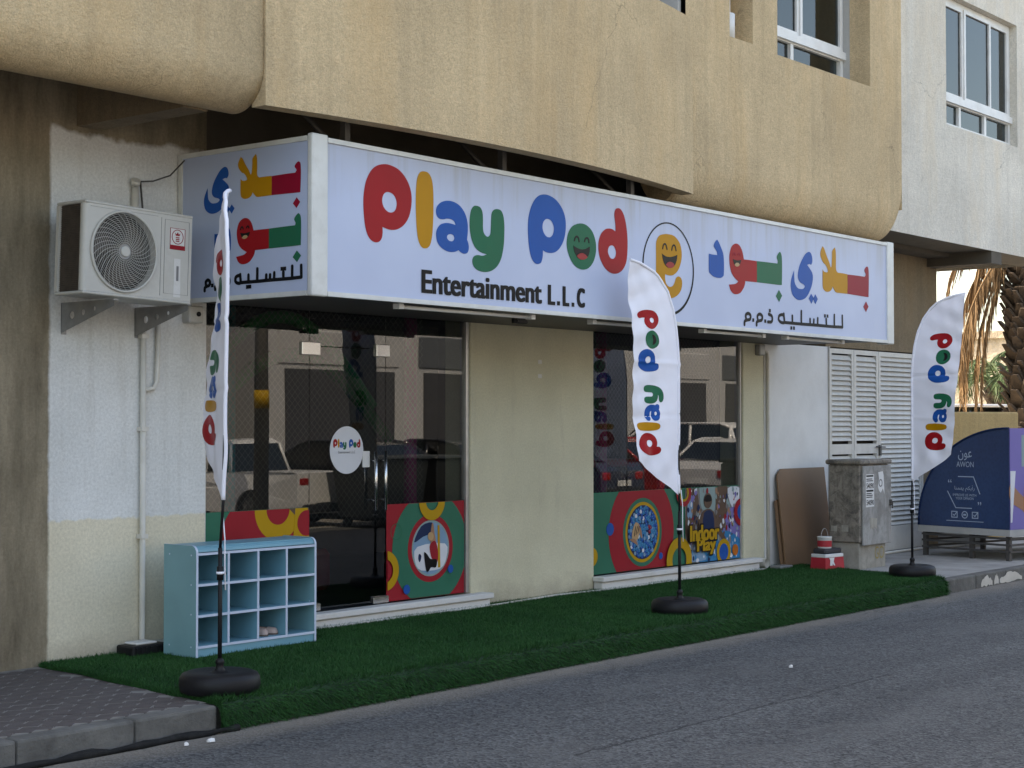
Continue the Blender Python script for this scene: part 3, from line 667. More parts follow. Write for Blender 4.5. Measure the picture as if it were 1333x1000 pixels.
# ------------------------------------------------------------------ traced letter outlines on the sign face (x, z in metres)
G = {
'P1':[(-2.501,3.568),(-2.432,3.572),(-2.343,3.554),(-2.272,3.51),(-2.22,3.445),(-2.198,3.373),(-2.203,3.293),(-2.229,3.22),(-2.278,3.163),(-2.342,3.127),(-2.406,3.115),(-2.462,3.12),(-2.5,3.129,1),(-2.498,3.091),(-2.506,3.051),(-2.531,3.023),(-2.568,3.014),(-2.612,3.025),(-2.649,3.06),(-2.673,3.118),(-2.686,3.193),(-2.692,3.278),(-2.686,3.355),(-2.666,3.43),(-2.625,3.499),(-2.57,3.545)],
'P1h':[(-2.444,3.379),(-2.4,3.373),(-2.366,3.346),(-2.353,3.304),(-2.368,3.259),(-2.406,3.238),(-2.45,3.242),(-2.488,3.269),(-2.504,3.31),(-2.494,3.35),(-2.472,3.371)],
'l':[(-2.063,3.57),(-2.016,3.562),(-1.983,3.525),(-1.967,3.46),(-1.962,3.353),(-1.965,3.228),(-1.975,3.12),(-1.995,3.051),(-2.022,3.023),(-2.055,3.014),(-2.088,3.021),(-2.115,3.05),(-2.135,3.106),(-2.148,3.211),(-2.152,3.334),(-2.148,3.449),(-2.135,3.517),(-2.107,3.558)],
'a':[(-1.806,3.385),(-1.73,3.382),(-1.661,3.357),(-1.608,3.308),(-1.581,3.247),(-1.577,3.183),(-1.586,3.118,1),(-1.569,3.087),(-1.566,3.051),(-1.583,3.019),(-1.621,3.01),(-1.654,3.017),(-1.681,3.032,1),(-1.73,3.015),(-1.799,3.012),(-1.867,3.031),(-1.915,3.067),(-1.931,3.115),(-1.924,3.16),(-1.888,3.2),(-1.827,3.219),(-1.765,3.22),(-1.716,3.214,1),(-1.73,3.239),(-1.765,3.252),(-1.813,3.252),(-1.854,3.243),(-1.895,3.244),(-1.924,3.263),(-1.934,3.298),(-1.919,3.335),(-1.875,3.367)],
'ah':[(-1.772,3.143),(-1.741,3.136),(-1.73,3.115),(-1.744,3.095),(-1.772,3.09),(-1.799,3.097),(-1.813,3.115),(-1.802,3.134)],
'y':[(-1.48,3.381),(-1.434,3.374),(-1.408,3.341),(-1.401,3.291),(-1.401,3.226),(-1.391,3.186),(-1.362,3.163),(-1.336,3.163),(-1.314,3.183),(-1.307,3.226),(-1.304,3.291),(-1.297,3.343),(-1.272,3.371),(-1.23,3.381),(-1.186,3.373),(-1.159,3.338),(-1.146,3.269),(-1.147,3.184),(-1.156,3.099),(-1.183,3.012),(-1.23,2.948),(-1.304,2.905),(-1.391,2.891),(-1.47,2.902),(-1.513,2.931),(-1.524,2.967),(-1.508,2.998),(-1.463,3.013),(-1.405,3.012),(-1.355,3.027,1),(-1.42,3.035),(-1.484,3.062),(-1.527,3.114),(-1.551,3.185),(-1.555,3.267),(-1.541,3.337),(-1.513,3.372)],
'P2':[(-0.654,3.555),(-0.585,3.554),(-0.503,3.532),(-0.433,3.486),(-0.386,3.427),(-0.366,3.357),(-0.372,3.278),(-0.396,3.212),(-0.44,3.155),(-0.498,3.115),(-0.562,3.1),(-0.62,3.101),(-0.666,3.114,1),(-0.666,3.077),(-0.675,3.041),(-0.694,3.011),(-0.74,3.0),(-0.779,3.012),(-0.813,3.048),(-0.835,3.105),(-0.849,3.18),(-0.855,3.27),(-0.847,3.354),(-0.818,3.433),(-0.773,3.497),(-0.717,3.538)],
'P2h':[(-0.608,3.366),(-0.564,3.36),(-0.533,3.331),(-0.522,3.293),(-0.536,3.249),(-0.571,3.225),(-0.614,3.225),(-0.648,3.246),(-0.669,3.283),(-0.665,3.326),(-0.642,3.354)],
'o':[(-0.183,3.37),(-0.098,3.368),(-0.024,3.335),(0.023,3.281),(0.046,3.213),(0.04,3.14),(0.006,3.071),(-0.055,3.02),(-0.129,3.0),(-0.208,3.008),(-0.274,3.043),(-0.321,3.097),(-0.349,3.159),(-0.351,3.223),(-0.327,3.289),(-0.273,3.341)],
'om':[(-0.267,3.184,1),(-0.219,3.17),(-0.159,3.162),(-0.098,3.172),(-0.043,3.195,1),(-0.046,3.155),(-0.067,3.113),(-0.11,3.086),(-0.159,3.078),(-0.201,3.088),(-0.237,3.114),(-0.258,3.145)],
'ot':[(-0.225,3.101,1),(-0.195,3.122),(-0.153,3.132),(-0.11,3.124),(-0.077,3.105,1),(-0.11,3.086),(-0.159,3.078),(-0.195,3.085)],
'oe1':[(-0.252,3.226),(-0.241,3.25),(-0.219,3.261),(-0.199,3.251),(-0.189,3.223)],
'oe2':[(-0.114,3.23),(-0.103,3.252),(-0.081,3.261),(-0.061,3.252),(-0.055,3.227)],
'd':[(0.355,3.549),(0.393,3.545),(0.432,3.515),(0.464,3.458),(0.486,3.378),(0.497,3.289),(0.494,3.191),(0.477,3.107),(0.431,3.044),(0.366,3.008),(0.289,2.997),(0.213,3.013),(0.15,3.053),(0.1,3.115),(0.079,3.187),(0.085,3.253),(0.119,3.315),(0.176,3.355),(0.226,3.367),(0.277,3.365),(0.322,3.35,1),(0.322,3.4),(0.312,3.451),(0.306,3.495),(0.322,3.534)],
'dh':[(0.27,3.23),(0.305,3.22),(0.328,3.185),(0.321,3.144),(0.292,3.121),(0.251,3.123),(0.222,3.151),(0.213,3.183),(0.232,3.218)],
'e':[(1.116,3.399),(1.209,3.391),(1.286,3.346),(1.32,3.292),(1.329,3.226),(1.311,3.159),(1.268,3.094),(1.199,3.051),(1.14,3.041),(1.089,3.044),(1.065,3.049,1),(1.064,3.009),(1.08,2.968),(1.114,2.947),(1.148,2.942),(1.19,2.957),(1.219,2.992),(1.233,3.021),(1.262,3.04),(1.302,3.038),(1.331,3.009),(1.331,2.961),(1.306,2.912),(1.25,2.871),(1.173,2.846),(1.088,2.843),(1.013,2.866),(0.955,2.918),(0.932,2.982),(0.925,3.083),(0.926,3.195),(0.926,3.297),(0.94,3.339),(0.981,3.376),(1.048,3.393)],
'em':[(1.012,3.223,1),(1.073,3.203),(1.14,3.202),(1.208,3.215),(1.255,3.23,1),(1.246,3.182),(1.216,3.137),(1.17,3.11),(1.114,3.106),(1.064,3.126),(1.031,3.165)],
'et':[(1.069,3.129,1),(1.106,3.153),(1.148,3.16),(1.191,3.15),(1.208,3.132,1),(1.17,3.11),(1.114,3.106)],
'ee1':[(1.026,3.266),(1.036,3.296),(1.056,3.309),(1.078,3.3),(1.093,3.266)],
'ee2':[(1.168,3.265),(1.178,3.296),(1.2,3.31),(1.222,3.3),(1.236,3.266)],
'ringpts':[(0.721,3.133),(1.523,3.069),(1.082,3.501),(1.189,2.692),(1.172,2.784),(1.122,2.82),(1.133,2.741)],
'dal':[(1.916,3.421,1),(1.942,3.402),(1.982,3.356),(2.012,3.317),(2.027,3.276),(2.034,3.199),(2.029,3.115),(2.02,3.096),(1.98,3.078),(1.921,3.074),(1.855,3.082),(1.803,3.102),(1.778,3.121),(1.775,3.201),(1.776,3.282,1),(1.843,3.279),(1.919,3.28,1),(1.913,3.309),(1.883,3.334),(1.859,3.357),(1.87,3.382),(1.89,3.404)],
'waw':[(2.253,3.413),(2.304,3.401),(2.345,3.365),(2.368,3.324),(2.383,3.277,1),(2.504,3.279),(2.616,3.279,1),(2.618,3.178),(2.617,3.08,1),(2.502,3.078),(2.408,3.077,1),(2.398,3.04),(2.37,3.003),(2.322,2.964),(2.254,2.945),(2.193,2.949),(2.146,2.978),(2.119,3.026,1),(2.2,3.035),(2.248,3.045),(2.284,3.065,1),(2.255,3.077),(2.201,3.105),(2.16,3.145),(2.136,3.2),(2.127,3.263),(2.135,3.319),(2.162,3.371),(2.202,3.401)],
'wm':[(2.185,3.265,1),(2.256,3.258),(2.334,3.268,1),(2.324,3.246),(2.307,3.223),(2.255,3.201),(2.215,3.213),(2.196,3.24)],
'wt':[(2.212,3.212,1),(2.242,3.234),(2.283,3.235),(2.303,3.219,1),(2.276,3.204),(2.242,3.2)],
'we1':[(2.186,3.299),(2.199,3.319),(2.215,3.325),(2.229,3.302)],
'we2':[(2.276,3.31),(2.292,3.326),(2.308,3.323),(2.317,3.306)],
'bag':[(2.618,3.279,1),(2.815,3.283),(3.006,3.285,1),(3.011,3.309),(2.992,3.344),(3.012,3.375),(3.048,3.4),(3.066,3.394),(3.085,3.366),(3.092,3.3),(3.091,3.182),(3.087,3.093,1),(3.068,3.083),(2.857,3.081),(2.617,3.08,1)],
'dia2':[(3.031,3.034,1),(3.092,2.982,1),(3.034,2.92,1),(2.972,2.971,1)],
'ya':[(3.617,3.446),(3.664,3.436),(3.691,3.393),(3.691,3.352),(3.668,3.321,1),(3.635,3.327),(3.588,3.316,1),(3.644,3.28),(3.69,3.242),(3.703,3.197),(3.685,3.132),(3.642,3.065),(3.576,3.002),(3.493,2.967),(3.401,2.96),(3.328,2.983),(3.28,3.025),(3.261,3.095),(3.275,3.159),(3.325,3.241,1),(3.33,3.171),(3.342,3.118),(3.393,3.077),(3.457,3.069),(3.512,3.077),(3.54,3.1),(3.512,3.118),(3.448,3.134),(3.408,3.168),(3.403,3.213),(3.431,3.287),(3.487,3.359),(3.552,3.418)],
'yd1':[(3.666,3.035,1),(3.722,2.993,1),(3.672,2.938,1),(3.617,2.986,1)],
'yd2':[(3.75,3.035,1),(3.801,2.991,1),(3.751,2.937,1),(3.705,2.985,1)],
'lam':[(3.905,3.527,1),(3.939,3.504),(3.987,3.439),(4.044,3.374),(4.073,3.325,1),(4.093,3.345),(4.103,3.439),(4.108,3.495),(4.163,3.537,1),(4.182,3.492),(4.185,3.398),(4.186,3.314),(4.22,3.284,1),(4.329,3.285),(4.429,3.282,1),(4.432,3.181),(4.427,3.081,1),(4.287,3.08),(4.188,3.081),(4.149,3.102),(4.11,3.136,1),(4.087,3.102),(4.042,3.081),(3.984,3.075),(3.936,3.088),(3.907,3.119),(3.902,3.201),(3.905,3.294,1),(3.937,3.273),(3.995,3.271),(4.018,3.282,1),(3.995,3.319),(3.957,3.349),(3.928,3.358),(3.881,3.398),(3.858,3.443),(3.872,3.485)],
'bar':[(4.433,3.28,1),(4.631,3.283),(4.817,3.283,1),(4.838,3.309),(4.808,3.345),(4.829,3.375),(4.867,3.394),(4.898,3.375),(4.907,3.309),(4.906,3.193),(4.899,3.086,1),(4.878,3.075),(4.65,3.078),(4.431,3.081,1)],
'dia1':[(4.842,3.027,1),(4.897,2.975,1),(4.84,2.916,1),(4.781,2.968,1)],
's0':[(4.316,2.85),(4.32,2.735),(4.145,2.731),(3.978,2.73),(3.796,2.73),(3.643,2.729),(3.466,2.727),(3.293,2.727),(3.131,2.727)],
's1':[(4.146,2.849),(4.145,2.735)],
's2':[(3.975,2.799),(3.978,2.736)],
's3':[(3.949,2.831),(3.951,2.83)],
's4':[(4.002,2.831),(4.003,2.83)],
's5':[(3.8,2.799),(3.796,2.736)],
's6':[(3.719,2.782),(3.714,2.732)],
's7':[(3.643,2.784),(3.643,2.733)],
's8':[(3.467,2.852),(3.466,2.733)],
's9':[(3.29,2.798),(3.29,2.733)],
's10':[(3.268,2.679),(3.27,2.678)],
's11':[(3.32,2.68),(3.322,2.679)],
's12':[(3.123,2.809),(3.131,2.729),(3.066,2.726),(3.026,2.748),(3.035,2.785),(3.091,2.8),(3.126,2.789)],
's13':[(2.837,2.791),(2.892,2.778),(2.904,2.746),(2.884,2.72),(2.821,2.717)],
's14':[(2.858,2.825),(2.859,2.824)],
's15':[(2.771,2.722),(2.773,2.721)],
's16':[(2.635,2.725),(2.628,2.764),(2.671,2.784),(2.716,2.765),(2.704,2.729),(2.65,2.718),(2.615,2.705),(2.612,2.677)],
's17':[(2.551,2.721),(2.553,2.72)],
's18':[(2.422,2.723),(2.415,2.761),(2.457,2.78),(2.501,2.762),(2.49,2.726),(2.437,2.716),(2.397,2.702),(2.392,2.671)],
}

# ------------------------------------------------------------------ shop sign
M('sign_face', (0.43, 0.50, 0.66), 0.38, 0.03, 1.5, spec=0.5, dirt=0.10, dirtcol=(0.45, 0.46, 0.50))
M('sign_frame', (0.62, 0.63, 0.60), 0.4, 0.08, 4, dirt=0.4, dirtcol=(0.34, 0.32, 0.27))
def sign_face_streaks():
    m, t, p = nt('sign_face_front', 0.36, 0, 0.5)
    b = NB(t)
    base = b.ramp(b.noise(0.8, 4), 0.3, 0.7, (0.40, 0.465, 0.625), (0.46, 0.53, 0.69))
    # dust runs from the top edge
    sep = b.n('ShaderNodeSeparateXYZ'); b.l(b.co.outputs['Object'], sep.inputs[0])
    st = b.ramp(b.noise(3.4, 5, 0.65, b.mapping((2.6, 1, 0.12))), 0.50, 0.72)
    zz = b.n('ShaderNodeMapRange'); b.l(sep.outputs[2], zz.inputs[0]); zz.inputs[1].default_value = 3.18; zz.inputs[2].default_value = 3.68
    c = b.mix(b.math('MULTIPLY', b.math('MULTIPLY', st, zz.outputs[0]), 0.75), base, (0.30, 0.29, 0.28))
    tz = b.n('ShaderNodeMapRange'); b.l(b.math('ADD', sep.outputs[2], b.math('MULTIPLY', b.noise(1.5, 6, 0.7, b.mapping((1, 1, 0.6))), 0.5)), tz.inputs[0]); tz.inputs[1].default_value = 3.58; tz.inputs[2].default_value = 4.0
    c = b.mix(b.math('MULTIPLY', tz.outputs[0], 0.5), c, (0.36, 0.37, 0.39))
    b.l(c, p.inputs['Base Color'])
sign_face_streaks()
def vinyl(name, col): return M(name, col, 0.38, 0.05, 3, spec=0.14)
vinyl('print_red', (0.33, 0.010, 0.014)); vinyl('print_yellow', (0.46, 0.215, 0.006)); vinyl('print_blue', (0.006, 0.082, 0.33)); vinyl('print_green', (0.010, 0.125, 0.062))
vinyl('print_dark', (0.005, 0.0055, 0.007)); vinyl('print_mouth', (0.010, 0.010, 0.010)); vinyl('print_tongue', (0.3240, 0.0360, 0.0360)); vinyl('print_crimson', (0.27, 0.006, 0.025)); vinyl('print_cream', (0.4680, 0.3024, 0.1584))
vinyl('print_white', (0.6120, 0.6290, 0.6630)); vinyl('print_skin', (0.3456, 0.1872, 0.1152)); vinyl('print_sky', (0.1800, 0.3024, 0.4320)); vinyl('print_aqua', (0.0216, 0.1872, 0.3744)); vinyl('print_grey', (0.2016, 0.1944, 0.1944)); vinyl('print_brown', (0.1152, 0.0720, 0.0504)); vinyl('print_orange', (0.4464, 0.1296, 0.0216))
vinyl('print_leaf', (0.0252, 0.1440, 0.0900)); vinyl('print_brick', (0.3024, 0.0158, 0.0252)); vinyl('print_gold', (0.4464, 0.2592, 0.0108)); vinyl('print_mist', (0.2376, 0.3240, 0.3168)); vinyl('print_navy', (0.0101, 0.0252, 0.0756)); vinyl('print_lilac', (0.1872, 0.1584, 0.3960))

SX0, SX1, SY, SZ0, SZ1 = -3.19, 5.42, -1.36, 2.61, 3.68
sign = thing('shop_sign', 'long white lightbox sign with colourful Play Pod lettering in English and Arabic', 'sign')
m = MB(); m.box(SX0 + 0.03, SX1 - 0.03, SY + 0.03, -0.02, SZ0 + 0.02, SZ1 - 0.02); m.build('box', 'steel_dark', sign)
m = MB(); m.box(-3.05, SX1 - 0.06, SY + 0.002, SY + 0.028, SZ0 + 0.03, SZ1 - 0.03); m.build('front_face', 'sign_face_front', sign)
m = MB(); m.box(SX0 + 0.002, SX0 + 0.028, SY + 0.04, -0.05, SZ0 + 0.03, SZ1 - 0.03); m.build('side_face', 'sign_face', sign)
m = MB(); m.bbox(SX0 - 0.008, SX0 + 0.145, SY - 0.014, SY + 0.035, SZ0 - 0.005, SZ1 + 0.018, 0.012, seg=2); m.build('corner_post', 'sign_frame', sign)
m = MB(); m.bbox(SX1 - 0.10, SX1 + 0.05, SY - 0.014, SY + 0.12, SZ0 - 0.008, SZ1 + 0.012, 0.010, seg=2); m.build('end_post', 'sign_frame', sign)
for z0, z1 in ((SZ0, SZ0 + 0.032), (SZ1 - 0.032, SZ1)):
    m = MB(); m.box(-3.045, SX1 - 0.101, SY - 0.012, SY + 0.03, z0, z1); m.build('frame_rail', 'sign_frame', sign)
    m = MB(); m.box(SX0 - 0.012, SX0 + 0.03, SY + 0.036, -0.012, z0, z1); m.build('frame_rail', 'sign_frame', sign)
m = MB(); m.box(SX0 - 0.012, SX0 + 0.03, -0.05, -0.012, SZ0 + 0.033, SZ1 - 0.033); m.build('frame_rail', 'sign_frame', sign)
for x in (-2.75, -1.02, 0.72):
    m = MB(); m.box(x, x + 0.05, SY + 0.12, SY + 0.17, SZ1 - 0.02, 4.25); m.tube([(x - 0.01, SY + 0.2, SZ1 - 0.02), (x - 0.16, SY + 0.75, 4.25)], 0.02, 6); m.build('hanger', 'steel_dark', sign)
for x0, x1 in ((-2.20, -0.72), (0.15, 0.75), (1.85, 2.85), (3.35, 4.45)):
    m = MB(); m.tube([(x0, SY + 0.10, SZ0 - 0.022), (x1, SY + 0.10, SZ0 - 0.022)], 0.014, 8); m.box(x0 - 0.05, x0, SY + 0.07, SY + 0.13, SZ0 - 0.038, SZ0 + 0.0); m.box(x1, x1 + 0.05, SY + 0.07, SY + 0.13, SZ0 - 0.038, SZ0 + 0.0)
    m.build('tube_light', 'white_panel', sign)

def F_(u, v, d): return (u, SY + 0.002 - d, v)
def S_(h, z, d): return (SX0 + 0.002 - d, -h, z)
def smooth_glyph(keys, f=lambda p: p): return [[f(p) for p in catmull(G[k], True, 4)] for k in keys]
def letter(name_, keys, mt, mapf, f=lambda p: p, d=0.003, parent=sign):
    m = MB(); flat(m, smooth_glyph(keys, f), mapf, d); return m.build(name_, mt, parent)
def line_piece(pts, w, mt, mapf, f=lambda p: p, d=0.005, parent=sign, name_='eye'):
    m = MB()
    for poly in stroke([f(p) for p in catmull(pts, False, 4)], w): flat(m, [poly], mapf, d + 0.00002 * len(m.f) % 0.0004)
    return m.build(name_, mt, parent)
WORDS = ((('P1', 'P1h'), 'print_red'), (('l',), 'print_yellow'), (('a', 'ah'), 'print_blue'), (('y',), 'print_green'), (('P2', 'P2h'), 'print_blue'), (('o',), 'print_green'), (('d', 'dh'), 'print_red'))
for keys, mt in WORDS: letter('letter', keys, mt, F_)
for a, b, c, d_ in (('om', 'ot', 'oe1', 'oe2'), ('em', 'et', 'ee1', 'ee2'), ('wm', 'wt', 'we1', 'we2')):
    letter('mouth', (a,), 'print_mouth', F_, d=0.005); letter('tongue', (b,), 'print_cream' if a == 'wm' else 'print_tongue', F_, d=0.007)
    w = 0.012 if a == 'wm' else 0.016
    mt = 'print_crimson' if a == 'wm' else 'print_mouth'
    line_piece(G[c], w, mt, F_); line_piece(G[d_], w, mt, F_)
letter('letter', ('e',), 'print_yellow', F_)
m = MB(); flat(m, [circle(1.122, 3.097, 0.405, 72), circle(1.122, 3.103, 0.387, 72)], F_, 0.003); m.build('ring', 'print_dark', sign)
m = MB(); flat(m, [circle(1.118, 2.781, 0.041, 24)], F_, 0.003); m.build('dot', 'print_blue', sign)
AR1 = ((('ya',), 'print_blue'), (('yd1',), 'print_blue'), (('yd2',), 'print_blue'), (('lam',), 'print_yellow'), (('bar',), 'print_crimson'), (('dia1',), 'print_crimson'))
AR2 = ((('dal',), 'print_blue'), (('waw',), 'print_red'), (('bag',), 'print_green'), (('dia2',), 'print_green'))
for keys, mt in AR1 + AR2: letter('letter', keys, mt, F_, d=0.003)
ENT_R = -0.679
LLC = (('L', -0.603, -0.508), ('.', -0.482, -0.444), ('L', -0.409, -0.321), ('.', -0.289, -0.253), ('C', -0.219, -0.109))
def bold_text(body, mapf, x0, x1, y0, y1, d, fat, mt, parent, nm='lettering'):
    """heavy lettering: the word struck several times with a small shift"""
    m = MB(); k = 0
    for dx_ in (-1, -0.5, 0, 0.5, 1):
        for dy_ in (-0.35, 0.35):
            put_text(m, body, mapf, x0 + fat + dx_ * fat, x1 - fat + dx_ * fat, y0 + fat * 0.35 + dy_ * fat, y1 - fat * 0.35 + dy_ * fat, d + 0.00015 * k); k += 1
    return m.build(nm, mt, parent)
bold_text('Entertainment', F_, -2.092, ENT_R, 2.690, 2.860, 0.003, 0.0095, 'print_dark', sign)
for ch, a, b in LLC:
    if ch == '.': m = MB(); m.box(a, b, SY - 0.0015, SY - 0.0005, 2.691, 2.724); m.build('lettering', 'print_dark', sign)
    else: bold_text(ch, F_, a, b, 2.690, 2.848, 0.003, 0.012, 'print_dark', sign)
def arabic_strokes(mapf, f, w, which, parent=sign, mt='print_dark', d=0.003):
    m = MB()
    for i in which:
        pts = G['s%d' % i]
        dot = len(pts) == 2 and math.hypot(pts[0][0] - pts[1][0], pts[0][1] - pts[1][1]) < 0.01
        if dot:
            c = f(pts[0]); q = w * 0.55; polys = [[(c[0] - q, c[1] - q), (c[0] + q, c[1] - q), (c[0] + q, c[1] + q), (c[0] - q, c[1] + q)]]
        else:
            polys = stroke([f(p) for p in (catmull(pts, False, 4) if i in (12, 13, 16, 18) else pts)], w)
        for poly in polys: flat(m, [poly], mapf, d + 0.00003 * (len(m.f) % 17))
    return m.build('lettering', mt, parent)
AWORDS = (range(0, 13), (13, 14), (15,), (16,), (17,), (18,))
for wd in AWORDS: arabic_strokes(F_, lambda p: p, 0.030, wd)
def fit(keys, h0, h1, z0, z1):
    xs = [p[0] for k in keys for p in G[k]]; zs = [p[1] for k in keys for p in G[k]]
    a, b, c, d = min(xs), max(xs), min(zs), max(zs)
    return lambda p: (h0 + (p[0] - a) / (b - a) * (h1 - h0), z0 + (p[1] - c) / (d - c) * (z1 - z0))
f1 = fit(('ya', 'yd1', 'yd2', 'lam', 'bar', 'dia1'), 0.279, 1.258, 3.202, 3.609)
for keys, mt in AR1: letter('letter', keys, mt, S_, f1)
f2 = fit(('dal', 'waw', 'bag', 'dia2'), 0.392, 1.262, 2.838, 3.180)
for keys, mt in AR2: letter('letter', keys, mt, S_, f2)
letter('mouth', ('wm',), 'print_mouth', S_, f2, 0.005); letter('tongue', ('wt',), 'print_cream', S_, f2, 0.007)
line_piece(G['we1'], 0.010, 'print_mouth', S_, f2); line_piece(G['we2'], 0.010, 'print_mouth', S_, f2)
for wd in AWORDS: arabic_strokes(S_, fit(['s%d' % i for i in range(19)], 0.291, 1.266, 2.690, 2.815), 0.024, wd)

# small camera bracket under the sign
cm = thing('security_camera', 'tiny black security camera hanging under the white sign box', 'camera')
m = MB(); m.box(-0.74, -0.60, SY + 0.20, SY + 0.26, 2.545, 2.59, b=0.006); m.tube([(-0.70, SY + 0.23, 2.59), (-0.70, SY + 0.23, 2.609)], 0.012, 8); m.build('body', 'black_plastic', cm)
m = MB(); m.tube([(-0.77, SY + 0.19, 2.560), (-0.74, SY + 0.205, 2.562)], 0.017, 10); m.build('lens', 'black_plastic', cm)

# ------------------------------------------------------------------ window graphics
def W_(u, v, d): return (u, 0.040 - d, v)
def decal(root_label, x0, x1, z0, z1, bgm, shapes, name_='window_decal', parent=bld):
    m = MB(); flat(m, [[(x0, z0), (x1, z0), (x1, z1), (x0, z1)]], W_, 0.002); root = m.build(name_, bgm, parent)
    k = 0
    for sh in shapes:
        mb = MB(); d = 0.004 + 0.0008 * k; k += 1
        if sh[0] == 'disc':
            _, cx, cz, r, mt = sh; q = clip_rect(circle(cx, cz, r, 64), x0 + .002, x1 - .002, z0 + .002, z1 - .002)
            if q: flat(mb, [q], W_, d)
        elif sh[0] == 'ring':
            _, cx, cz, ro, ri, mt = sh; n = 64
            for i in range(n):
                a, b = 2 * PI * i / n, 2 * PI * (i + 1) / n
                q = clip_rect([(cx + ri * math.cos(a), cz + ri * math.sin(a)), (cx + ro * math.cos(a), cz + ro * math.sin(a)), (cx + ro * math.cos(b), cz + ro * math.sin(b)), (cx + ri * math.cos(b), cz + ri * math.sin(b))], x0 + .002, x1 - .002, z0 + .002, z1 - .002)
                if len(q) > 2: mb.add([W_(u, v, d) for u, v in q], [tuple(range(len(q)))])
        elif sh[0] == 'poly':
            _, pts, mt = sh; q = clip_rect(catmull(pts, True, 3), x0 + .002, x1 - .002, z0 + .002, z1 - .002)
            if len(q) > 2: flat(mb, [q], W_, d)
        elif sh[0] == 'text':
            _, body, a, b, c, e, mt, bold = sh; put_text(mb, body, W_, a, b, c, e, d, bold)
        if mb.f: mb.build('print', mt, root)
    return root
rp = random.Random(11)
# left of the door, above the shoe rack
decal('', -2.902, -1.842, 0.62, 1.10, 'print_leaf', [('disc', -2.33, 0.80, 0.44, 'print_brick'), ('ring', -2.17, 1.10, 0.24, 0.12, 'print_gold'), ('disc', -2.25, 0.58, 0.28, 'print_leaf'),
      ('poly', [(-2.06, 1.12), (-1.96, 1.0), (-1.98, 0.8), (-1.80, 0.78), (-1.8, 1.12)], 'print_brown'), ('poly', [(-1.99, 1.10, 1), (-1.86, 1.10, 1), (-1.82, 0.78, 1), (-2.02, 0.78, 1)], 'print_gold'), ('disc', -1.87, 0.98, 0.10, 'print_brick')])
# right of the door: climber in a round picture
cx, cz = -0.415, 0.70
decal('', -0.958, 0.024, 0.292, 1.088, 'print_brick', [('disc', cx, cz, 0.475, 'print_leaf'), ('disc', cx, cz, 0.285, 'print_brick'), ('disc', cx, cz, 0.237, 'print_mist'), ('disc', cx, cz, 0.220, 'print_sky'),
      ('poly', [(cx - 0.21, cz + 0.06), (cx - 0.12, cz + 0.19), (cx + 0.02, cz + 0.215), (cx + 0.0, cz + 0.13), (cx - 0.1, cz + 0.10)], 'print_navy'),
      ('poly', [(cx - 0.20, cz - 0.10), (cx - 0.17, cz + 0.02), (cx + 0.18, cz + 0.03), (cx + 0.20, cz - 0.09), (cx + 0.12, cz - 0.18), (cx - 0.12, cz - 0.18)], 'print_white'),
      ('poly', [(cx - 0.15, cz - 0.04), (cx - 0.12, cz - 0.06), (cx - 0.14, cz - 0.11), (cx - 0.16, cz - 0.08)], 'print_navy'),
      ('poly', [(cx + 0.085, cz + 0.19, 1), (cx + 0.11, cz + 0.19, 1), (cx + 0.12, cz - 0.17, 1), (cx + 0.09, cz - 0.17, 1)], 'print_gold'),
      ('poly', [(cx - 0.01, cz + 0.06), (cx + 0.01, cz + 0.20), (cx + 0.03, cz + 0.20), (cx + 0.045, cz + 0.12), (cx + 0.06, cz + 0.06), (cx + 0.03, cz + 0.04)], 'print_skin'),
      ('disc', cx - 0.005, cz + 0.10, 0.036, 'print_cream'),
      ('poly', [(cx - 0.015, cz + 0.03), (cx + 0.05, cz + 0.06), (cx + 0.085, cz - 0.02), (cx + 0.08, cz - 0.12), (cx + 0.02, cz - 0.10), (cx - 0.01, cz - 0.04)], 'print_brick'),
      ('poly', [(cx - 0.09, cz - 0.03), (cx - 0.05, cz - 0.05), (cx - 0.01, cz - 0.09), (cx + 0.07, cz - 0.10), (cx + 0.06, cz - 0.165), (cx + 0.0, cz - 0.16), (cx - 0.03, cz - 0.19), (cx - 0.06, cz - 0.19), (cx - 0.08, cz - 0.11)], 'print_dark'),
      ('ring', cx + 0.01, 1.10, 0.165, 0.08, 'print_gold'), ('ring', -0.985, 0.545, 0.165, 0.095, 'print_gold'), ('disc', -0.985, 0.545, 0.075, 'print_brick'), ('disc', -0.725, 0.375, 0.04, 'print_blue'), ('disc', -0.17, 0.51, 0.035, 'print_blue'), ('ring', -0.855, 0.86, 0.068, 0.063, 'print_green')])
